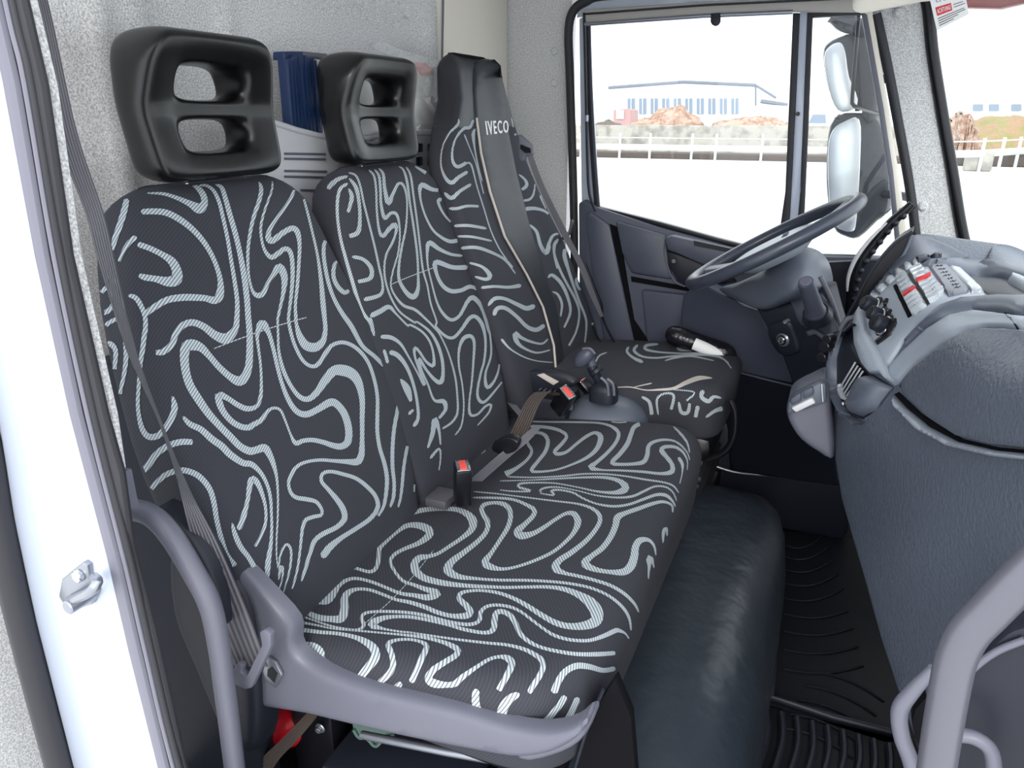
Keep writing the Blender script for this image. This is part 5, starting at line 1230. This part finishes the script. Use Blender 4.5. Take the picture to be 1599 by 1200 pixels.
# passenger end of the dashboard: dark door pocket area and inner handle
prism('end_pocket', [PY(x, y, .80) for x, y in smooth_poly([(1560, 1000), (1599, 980), (1700, 960), (1760, 1300), (1520, 1300), (1490, 1120), (1512, 1050)], 3)], (.0, .05, .0), PLDARK, parent=dash, bev=.01)
tube('pocket_edge', [PY(x, y, .795) for x, y in ((1505, 1060), (1530, 1036), (1560, 1016), (1600, 1000))], .004, PLGREY, parent=dash)
tube('inner_grip', [PY(x, y, .76) for x, y in ((1458, 1045), (1425, 1080), (1405, 1110), (1408, 1150), (1422, 1190), (1440, 1260))], [.006, .008, .009, .009, .009, .009], PLGREY, parent=dash)
prism('grip_gap', [PY(x, y, .785) for x, y in ((1446, 1090), (1430, 1108), (1424, 1130), (1428, 1150), (1440, 1180), (1460, 1150))], (0, .02, 0), MATTEBLACK, parent=dash)
tube('lower_loop', [PY(x, y, .76) for x, y in ((1490, 1148), (1520, 1152), (1545, 1170), (1552, 1200), (1550, 1240))], .008, PLGREY, parent=dash)
gh = thing('entry_grab_bar', PY(1470, 1200, .50), 'thick bent satin metal grab bar in the near right corner', 'grab bar')
tube('bar', [PY(x, y, .50) for x, y in ((1980, 560), (1850, 675), (1720, 790), (1660, 845), (1599, 900), (1545, 955), (1512, 990), (1493, 1030), (1482, 1080), (1470, 1150), (1458, 1230), (1440, 1340))], .0128, mat('satin_bar_coating', (.13, .13, .16), .34, .35, bump=(500, .1, .0003)), parent=gh, seg=24)

# ============================================================ DRIVER SIDE CONTROLS
drv = thing('steering_column', PY(1240, 500, 1.95), 'dark steering column shroud with ignition lock and stalk lever', 'steering column')
sh = rbf([(1150, 430, 2.10), (1200, 400, 2.08), (1260, 390, 2.08), (1290, 430, 2.02), (1300, 500, 1.95), (1180, 480, 2.0), (1230, 450, 1.90), (1250, 420, 1.93), (1120, 455, 2.15)])
prs = [tuple(p) for p in catmull([(1118, 452), (1150, 440), (1190, 420), (1215, 395), (1238, 382), (1262, 388), (1278, 408), (1284, 440), (1270, 455), (1225, 470), (1190, 484), (1160, 476)], 4, True)]
v, f = relief_geo(prs, sh, step=10, thick=(.02, .10, -.02), edge=.03, er=12); shroud = mesh_ob('upper_shroud', v, f, DASHS, parent=drv, angle=60)
lf = rbf([(1175, 480, 2.02), (1280, 440, 1.98), (1310, 520, 1.92), (1300, 640, 1.90), (1200, 560, 2.06), (1240, 600, 2.0), (1230, 500, 1.98)])
prs = [(1180, 482), (1195, 486), (1240, 470), (1283, 448), (1290, 450), (1300, 490), (1312, 530), (1306, 600), (1298, 640), (1270, 615), (1240, 608), (1222, 560), (1200, 520)]
v, f = relief_geo(prs, lf, step=10, thick=(.02, .08, 0), edge=.008, er=6); lp = mesh_ob('lower_panel', v, f, PLDARK, parent=drv, angle=60)
LVB = bvh_of(lp)
panel('stalk_plate', [(1233, 468), (1284, 458), (1298, 480), (1308, 522), (1302, 532), (1272, 510), (1256, 514), (1246, 500)], LVB, PLBLUE, parent=drv, h=.010, b=4)
panel('stalk_plate_rim', [(1257, 518), (1272, 512), (1300, 532), (1298, 540), (1274, 522), (1262, 526)], LVB, PLGREY, parent=drv, h=.006, b=2, step=5)
panel('lock_boss', smooth_poly([(1200, 508), (1232, 500), (1244, 520), (1250, 548), (1228, 556), (1210, 540)], 4), LVB, PLDARK, parent=drv, h=.010, b=5)
q, n = cast(LVB, 1227, 529); n = (n + Vector((-.3, -.5, .2))).normalized()
ig = cyl('ignition_lock', q, q + n * .018, .019, STEEL, parent=drv, bev=.2)
cyl('lock_ring', q + n * .018, q + n * .020, .014, BLACK, parent=ig); cyl('lock_barrel', q + n * .018, q + n * .022, .0105, CHROME, parent=ig)
w1 = q + n * .0225; box('key_slot', w1, (.003, .003, .012), BLACK, parent=ig, bev=.0005)
panel('small_catch', [(1221, 501), (1232, 497), (1235, 502), (1224, 506)], LVB, PLGREY, parent=drv, h=.014, b=1.5, step=4)
a_ = PY(1275, 492, 1.90); b_ = PY(1258, 440, 1.82)
stk = thing('stalk_lever', b_, 'stubby dark stalk lever standing on the column panel', 'lever')
v, f = tube_geo([a_, a_ + (b_ - a_) * .25, b_ - (b_ - a_) * .1, b_], [.030, .022, .0185, .017], seg=24, smooth=3); mesh_ob('grip', v, f, PLBLUE, parent=stk)
cyl('end_cap', b_, b_ + (b_ - a_).normalized() * .003, .014, PLGREY, parent=stk)
v, f = tube_geo([a_ + (b_ - a_) * -.08, a_ + (b_ - a_) * .1], [.036, .030], seg=24, smooth=1); mesh_ob('boot', v, f, PLDARK, parent=stk)
tube('column_edge', [PY(x, y, 1.95) for x, y in ((1281, 432), (1292, 455), (1302, 480), (1312, 510), (1320, 530))], .006, PLGREY, parent=drv)
# knee panel between door and column
kn = rbf([(1150, 450, 2.20), (1240, 600, 2.12), (1150, 590, 2.30), (1060, 520, 2.36), (1300, 700, 1.95), (1150, 690, 2.28)])
prs = [(1090, 440), (1160, 478), (1185, 486), (1200, 520), (1225, 562), (1252, 602), (1200, 592), (1148, 580), (1080, 560), (1060, 520), (1066, 462)]
v, f = relief_geo(prs, kn, step=12, thick=(.02, .05, 0), edge=.004, er=6); k_ = mesh_ob('knee_panel', v, f, PLBLUE, parent=dash, angle=60)
prs = [(1140, 578), (1200, 592), (1254, 604), (1300, 640), (1310, 760), (1200, 745), (1140, 735), (1132, 650)]
v, f = relief_geo(prs, kn, step=12, thick=(.02, .05, 0), edge=.004, er=6); mesh_ob('footwell_panel', v, f, PLDARK, parent=dash, angle=60)
tube('footwell_edge', [PY(x, y, kn(x, y) - .005) for x, y in ((1146, 580), (1200, 594), (1250, 606))], .003, PLGREY, parent=dash)
# steering wheel
wc = PY(1205, 379, 2.0)
sw = thing('steering_wheel', wc, 'large grey steering wheel with flat hub pad', 'steering wheel')
d1 = Vector((.858, 0, .515)); dY = Vector((0, 1, 0)); nn = Vector((-.515, 0, .858))
RW = .222
v, f = tube_geo([wc + d1 * (RW * math.cos(a)) + dY * (RW * math.sin(a)) for a in np.linspace(0, 2 * math.pi, 48, endpoint=False)], .0165, seg=16, smooth=2, closed=True)
mesh_ob('rim', v, f, mat('wheel_rim_leather', (.045, .052, .075), .30, bump=(700, .1, .0003)), parent=sw)
for a in (2.75, 3.53, -.35, .35):
    a0 = wc - nn * .02 + (d1 * math.cos(a) + dY * math.sin(a)) * .06; a1 = wc + (d1 * math.cos(a) + dY * math.sin(a)) * (RW - .004)
    sa = a
    v, f = tube_geo([a0, (a0 + a1) / 2 - nn * .008, a1], 1.0, flat=(.046, .020), up=nn, smooth=5); mesh_ob('spoke', v, f, DASHS, parent=sw)
hv = []; R3 = Matrix((d1, dY, nn)).transposed()
v, f = section_loft([(-.05, 0, 0, .07, .07), (-.03, 0, 0, .10, .10), (-.012, 0, 0, .112, .112), (-.004, 0, 0, .105, .105), (.0, 0, 0, .085, .085), (.003, 0, 0, .03, .03)], 40, 2.6)
mesh_ob('hub_pad', [wc + R3 @ p for p in v], f, DASHL, parent=sw)
v, f = text_on('IVECO', None, lambda u, w: (wc + nn * .0035 + d1 * (.045 - .016 * w) + dY * (.03 - .06 * u), nn), .0008, .02); mesh_ob('hub_lettering', v, f, PLDARK, parent=sw, smooth=False)
# A-pillar grab handle with finger bumps
gph = thing('pillar_grab_handle', PY(1325, 480, 2.30), 'curved black and white grab handle with finger notches on the front pillar', 'grab handle')
gpts = [(1424, 318), (1412, 330), (1390, 350), (1366, 380), (1345, 410), (1334, 440), (1330, 470), (1328, 500)]
tube('grip', [PY(x, y, 2.30) for x, y in gpts], [.010, .012, .014, .015, .016, .017, .016, .015], BLACK, parent=gph, seg=14)
tube('white_back', [PY(x, y, 2.29) for x, y in ((1385, 348), (1358, 375), (1336, 405), (1325, 432), (1323, 455))], [.003, .005, .006, .005, .003], PLWHITE, parent=gph, seg=10)
tube('pillar_mount', [PY(x, y, 2.36) for x, y in ((1406, 332), (1418, 326), (1426, 320))], 1.0, PLDARK, parent=gph, flat=(.03, .02))
nb = MB()
P = catmull([np.array(p, float) for p in gpts[1:]], 6)
for k in range(2, len(P) - 1, 3):
    vv, ff = ball_geo(PY(P[k][0] + 4, P[k][1] + 3, 2.285), .0095, n=6); nb.add(vv, ff)
nb.build('finger_notches', PLDARK, parent=gph)
dk = prism('column_gap_panel', [PY(x, y, 2.36) for x, y in ((1255, 412), (1400, 405), (1400, 520), (1330, 560), (1300, 540), (1270, 470))], (0, .03, 0), PLDARK, parent=dash)
# sun visor + warning tag at the top right
vis = thing('sun_visor', PY(1390, 5, 2.0), 'cream sun visor folded up above the front pillar', 'sun visor')
prism('pad', [PY(x, y, 2.15) for x, y in smooth_poly([(1330, 10), (1345, -14), (1400, -50), (1470, -60), (1475, -4), (1440, 4), (1380, 16), (1345, 22)], 3)], (0, .03, .01), CREAM, parent=vis, bev=.008)
ov = thing('outer_sun_visor', (.5, 1.6, 1.6), 'dark reddish tinted outside sun visor above the windscreen', 'outer visor')
mv = mat('tinted_visor_acrylic', (.22, .06, .06), .2, coat=.3)
pts = [(1452, -60), (1452, 8), (1480, 12), (1560, 14), (1640, -5), (1700, -20), (1700, -90)]
prism('shade', [PY(x, y, 2.70) for x, y in pts], (.02, .04, 0), mv, parent=ov, bev=.01)
wt = thing('warning_tag', PY(1485, 20, 2.0), 'white paper warning tag with red ACHTUNG! box hanging at the windscreen', 'tag')
c4 = [PY(1449, -14, 2.0), PY(1505, -22, 2.0), PY(1513, 22, 2.0), PY(1463, 48, 2.0)]
prism('card', c4, (0, .001, 0), PAPER, parent=wt, smooth=False)
def cardp(u, v_, d=.0006):
    a = c4[0] + (c4[1] - c4[0]) * u; b = c4[3] + (c4[2] - c4[3]) * u; return a + (b - a) * v_ + Vector((0, -d, 0))
prism('red_box', [cardp(.10, .44), cardp(.56, .44), cardp(.56, .66), cardp(.10, .66)], (0, .0004, 0), REDINK, parent=wt, smooth=False)
def _ac(u, w): return cardp(.13 + .40 * u, .485 + .13 * w, .0012), Vector((0, -1, 0))
v, f = text_on('ACHTUNG!', None, _ac, .0003, .02); mesh_ob('lettering', v, f, WHITET, parent=wt, smooth=False)
tl = MB()
for k, (v0, u0, u1) in enumerate(((.72, .1, .9), (.78, .1, .92), (.84, .1, .7), (.90, .1, .55), (.5, .62, .9), (.58, .62, .95), (.22, .6, .9), (.3, .6, .85))):
    vv, ff = prism_geo([cardp(u0, v0), cardp(u1, v0), cardp(u1, v0 + .02), cardp(u0, v0 + .02)], (0, .0003, 0)); tl.add(vv, ff)
for (u0, u1, v0, v1) in ((.16, .30, .08, .32), (.36, .5, .08, .32)):
    vv, ff = tube_geo([cardp(u0, v0), cardp(u1, v0), cardp(u1 - .02, v1), cardp(u0 + .02, v1)], .0006, seg=4, smooth=1, closed=True); tl.add(vv, ff)
tl.build('printed_lines', BLINK, parent=wt, smooth=False)

# ============================================================ MIRRORS OUTSIDE
def mirror(name, label, hpoly, gpoly, Y):
    t = thing(name, PY(hpoly[0][0], hpoly[0][1], Y), label, 'mirror')
    prism('housing', [PY(x, y, Y) for x, y in smooth_poly(hpoly, 3)], (.02, .16, .0), mirm, parent=t, bev=.02)
    prism('glass', [PY(x, y, Y - .012) for x, y in smooth_poly(gpoly, 3)], (.0, .02, .0), mirg, parent=t, bev=.004)
    return t
mirm = mat('mirror_housing_plastic', (.045, .05, .06), .5, bump=(40, .3, .004)); mirg = mat('mirror_glass', (.90, .92, .94), .30, .85)
ma = mirror('wing_mirror', 'tall lower outside mirror with dark housing behind the quarter window', [(1300, 185), (1330, 176), (1372, 186), (1386, 240), (1390, 300), (1384, 335), (1370, 345), (1340, 372), (1318, 370), (1300, 355), (1290, 300), (1290, 230)], [(1294, 300), (1293, 235), (1300, 204), (1318, 190), (1342, 186), (1344, 240), (1338, 340), (1330, 362), (1302, 350)], 2.85)
mb_ = mirror('wing_mirror', 'round topped upper wide angle mirror above the tall mirror', [(1284, 85), (1292, 66), (1315, 55), (1335, 52), (1350, 80), (1352, 140), (1345, 165), (1335, 170), (1310, 160), (1292, 140)], [(1287, 90), (1296, 72), (1312, 66), (1320, 80), (1326, 120), (1340, 155), (1330, 172), (1308, 172), (1294, 140)], 2.85)
prism('kerb_mirror_shell', [PY(x, y, 2.83) for x, y in smooth_poly([(1292, 30), (1310, 24), (1345, 28), (1370, 90), (1368, 180), (1345, 180), (1335, 60), (1310, 50)], 3)], (.02, .10, 0), mirm, parent=mb_, bev=.015)
tube('arm_rod', [PY(x, y, 2.75) for x, y in ((1341, 22), (1338, 60), (1331, 150), (1332, 163), (1340, 168))] + [PY(1381, 180, 2.53)], .006, BLACK, seg=10, smooth=3, parent=mb_)
for (o_, y_) in ((ma, 300), (mb_, 120)): tube('bracket', [PY(1345, y_, 2.92), PY(1400, y_ + 5, 2.80), PY(1425, y_ + 10, 2.54)], .014, mirm, seg=10, parent=o_)

# ============================================================ OUTSIDE
GZ = -1.0
PAVE = mat('pale_concrete_yard', (.62, .62, .60), .9, var=(6, (.72, .72, .70), .4, .6), bump=(40, .3, .01))
gr = struct(mesh_ob('ground', [(-150, -30, GZ), (150, -30, GZ), (150, 260, GZ), (-150, 260, GZ)], [(0, 1, 2, 3)], PAVE, smooth=False))
GRASS = mat('dry_brown_grass', (.40, .26, .16), .95, var=(1.2, (.28, .28, .10), .4, .65), bump=(5, .8, .2, 6))
CONC = mat('weathered_concrete', (.42, .40, .36), .9, var=(1.5, (.22, .21, .19), .45, .7), bump=(6, .5, .05))
RAILM = mat('galvanised_rail', (.62, .64, .66), .45, .5)
DIRT = mat('dark_soil_strip', (.10, .08, .07), .95, bump=(8, .6, .05))
HALLW = mat('white_hall_cladding', (.62, .64, .68), .7)
HALLG = mat('hall_window_glass', (.20, .25, .32), .2)
ROOFM = mat('grey_roof_edge', (.16, .18, .22), .6)
YR = 45.0
def gp(x, Y, z=GZ): return PY(x, 300, Y).x
# kerb strip under the rail
xa, xb = PY(880, 245, YR).x, PY(1420, 245, YR).x
st_ = box('soil_verge', ((xa + xb) / 2, YR + 1.6, GZ + .15), (xb - xa + 6, 2.6, .3), DIRT, bev=.05); struct(st_)
st_.name = 'ground_verge'
def guardrail(label, pts, zs, npost, group=None):
    t = thing('guard_rail', Vector((pts[0][0], pts[0][1], GZ)), label, 'guard rail')
    P = [Vector((x, y, zs)) for x, y in pts]
    tube('beam', P, 1.0, RAILM, parent=t, flat=(.08, .32), up=(0, 0, 1), smooth=3)
    tube('top_pipe', [p + Vector((0, .1, .52)) for p in P], .035, RAILM, parent=t, seg=8, smooth=3)
    C_ = catmull([np.array(p, float) for p in P], 10); L = [0]
    for a, b in zip(C_[:-1], C_[1:]): L.append(L[-1] + np.linalg.norm(b - a))
    for k in range(npost):
        s = L[-1] * (k + .5) / npost; i = int(np.searchsorted(L, s)); p = Vector(C_[min(i, len(C_) - 1)])
        box('post', (p.x, p.y + .08, GZ + .72), (.14, .10, 1.44), RAILM, parent=t, bev=.02)
    return t
zb = PY(1080, 231, YR).z
guardrail('long pale guard rail with posts crossing beyond the driver window', [(PY(880, 231, YR).x, YR), (PY(1080, 231, YR).x, YR), (PY(1250, 231, YR).x, YR), (PY(1330, 231, YR).x, YR)], zb, 8)
YR2 = 40
guardrail('guard rail seen through the windscreen, curving past a concrete block', [(PY(1455, 236, 38).x, 38), (PY(1490, 240, 39).x, 39), (PY(1530, 242, 40).x, 40), (PY(1565, 238, 42).x, 42), (PY(1620, 234, 45).x, 45), (PY(1760, 234, 48).x, 48)], PY(1530, 240, 40).z, 7)
cb = box('concrete_block', PY(1528, 251, 40.6), (1.1, .6, .9), CONC, bev=.08); tag(cb, 'pale concrete block under the curved guard rail', 'concrete block')
bk = box('soil_verge_front', (PY(1580, 250, 45).x + 3, 46, GZ + .3), (12, 3, .6), DIRT, bev=.1); bk.name = 'ground_bank'; bk['kind'] = 'structure'
# retaining wall
z1 = PY(1080, 196, 50).z
wx0, wx1 = PY(1005, 200, 50).x, PY(1345, 200, 50).x
cw = box('concrete_wall', (((wx0 + wx1) / 2 - 3), 50, (GZ + z1) / 2), (wx1 - wx0 + 12, .6, z1 - GZ), CONC, bev=.06)
tag(cw, 'long weathered grey concrete wall standing behind the straight guard rail', 'wall')
# grass bank lumps
def lump(name, label, cat, x0, x1, ytop, Y, depth, m, seed, amp=.25, group=None, ybot=215):
    rnd = random.Random(seed); NX, NY = 60, 10; X0 = PY(x0, ytop, Y).x; X1 = PY(x1, ytop, Y).x; zt = PY((x0 + x1) / 2, ytop, Y).z
    vs = []; fs = []; ph = [rnd.uniform(0, 6) for _ in range(6)]
    for j in range(NY + 1):
        for i in range(NX + 1):
            u = i / NX; v_ = j / NY; e = abs(math.sin(math.pi * min(1, max(0, u)))) ** .45; hh = abs(math.sin(math.pi * v_)) ** .5
            n_ = sum(math.sin(u * (6 + 7 * q) + ph[q] + v_ * 4) / (1 + q) for q in range(6)) * amp
            vs.append((X0 + (X1 - X0) * u + rnd.uniform(-.1, .1), Y - depth / 2 + depth * v_, GZ - .1 + (zt - GZ + n_ + rnd.uniform(-.06, .06)) * e * hh))
    for j in range(NY):
        for i in range(NX):
            a = j * (NX + 1) + i; fs.append((a, a + 1, a + NX + 2, a + NX + 1))
    o = mesh_ob(name, vs, fs, m, angle=180); tag(o, label, cat, group); return o
BUSH = mat('reddish_dry_brush', (.38, .22, .16), .95, var=(2.5, (.55, .42, .33), .4, .6), bump=(8, .9, .2, 6))
lump('dry_bush', 'tall reddish dry brush mound left of centre behind the wall', 'bush', 975, 1115, 164, 54, 4, BUSH, 1, .25)
lump('dry_bush', 'lower pinkish brush right of the tall mound behind the wall', 'bush', 1085, 1290, 176, 55, 4, BUSH, 2, .2)
lump('dry_bush', 'dark low scrub at the left edge of the driver window', 'bush', 880, 1000, 188, 53, 3, mat('dark_scrub', (.16, .13, .11), .95, bump=(6, .8, .1, 5)), 3, .15)
lump('grass_bank', 'brown and green grassy bank seen through the windscreen', 'grass bank', 1400, 1800, 182, 56, 10, GRASS, 4, .3)
lump('dry_bush', 'bare reddish brush on the left end of the grassy bank', 'bush', 1460, 1545, 178, 50, 4, BUSH, 5, .25)
# industrial hall
hall = thing('industrial_hall', (PY(1080, 160, 110).x, 112, GZ), 'long white hall with low pitched roof and tall windows beyond the bushes', 'building')
YH = 110
def hp(x, y): return PY(x, y, YH)
ga = [hp(950, 214), hp(950, 137), hp(1067, 128), hp(1180, 133), hp(1180, 214)]
prism('wall', ga, (0, 12, 0), HALLW, parent=hall, smooth=False)
tube('roof_edge', [hp(950, 137), hp(1067, 128), hp(1180, 133)], .22, ROOFM, parent=hall, smooth=1, seg=6)
tube('corner_line', [hp(1180, 133), hp(1180, 165)], .12, ROOFM, parent=hall, smooth=1, seg=6)
prism('side_wing', [hp(1180, 214), hp(1180, 133), hp(1212, 153), hp(1212, 214)], (0, 10, 0), HALLW, parent=hall, smooth=False)
tube('wing_roof_edge', [hp(1180, 133), hp(1212, 153)], .15, ROOFM, parent=hall, smooth=1, seg=6)
tube('canopy_edge', [hp(1188, 158), hp(1230, 164)], .25, ROOFM, parent=hall, smooth=1, seg=6)
prism('annex', [PY(x, y, 109.5) for x, y in ((1185, 214), (1185, 162), (1232, 166), (1232, 214))], (0, 6, 0), HALLW, parent=hall, smooth=False)
for k in range(10):
    x = 980 + k * 18
    w_f = prism('window', [PY(xx, yy, YH - .2) for xx, yy in ((x, 178), (x, 154), (x + 11, 153.5), (x + 11, 178))], (0, .15, 0), HALLG, parent=hall, smooth=False)
    tube('mullion', [PY(x + 5.5, 178, YH - .3), PY(x + 5.5, 154, YH - .3)], .09, HALLW, parent=w_f, smooth=1, seg=4)
h2 = thing('low_building', (PY(1545, 175, 100).x, 102, GZ), 'low pale building with dark windows above the grassy bank', 'building')
prism('wall', [PY(x, y, 100) for x, y in ((1500, 205), (1500, 156), (1560, 150), (1640, 150), (1640, 205))], (0, 8, 0), HALLW, parent=h2, smooth=False)
for x in (1520, 1545, 1580, 1610): prism('window', [PY(xx, yy, 99.8) for xx, yy in ((x, 173), (x, 163), (x + 15, 163), (x + 15, 173))], (0, .1, 0), HALLG, parent=h2, smooth=False)
rs = thing('red_shed', (PY(965, 175, 95).x, 96, GZ), 'small reddish shed left of the white hall', 'building')
prism('wall', [PY(x, y, 95) for x, y in ((958, 213), (958, 172), (980, 170), (984, 172), (984, 213))], (0, 4, 0), mat('dull_red_cladding', (.42, .26, .25), .8), parent=rs, smooth=False)
prism('door', [PY(x, y, 94.8) for x, y in ((962, 186), (962, 172), (974, 172), (974, 186))], (0, .1, 0), HALLW, parent=rs, smooth=False)
cz = thing('parked_van', (PY(1270, 190, 70).x, 71, GZ), 'pale parked van in the distance seen through the quarter window', 'van')
prism('body', [PY(x, y, 70) for x, y in ((1258, 214), (1258, 184), (1268, 174), (1290, 174), (1296, 214))], (0, 2, 0), HALLW, parent=cz, bev=.1)
prism('windows', [PY(x, y, 69.9) for x, y in ((1263, 192), (1269, 179), (1289, 179), (1290, 192))], (0, .1, 0), HALLG, parent=cz)
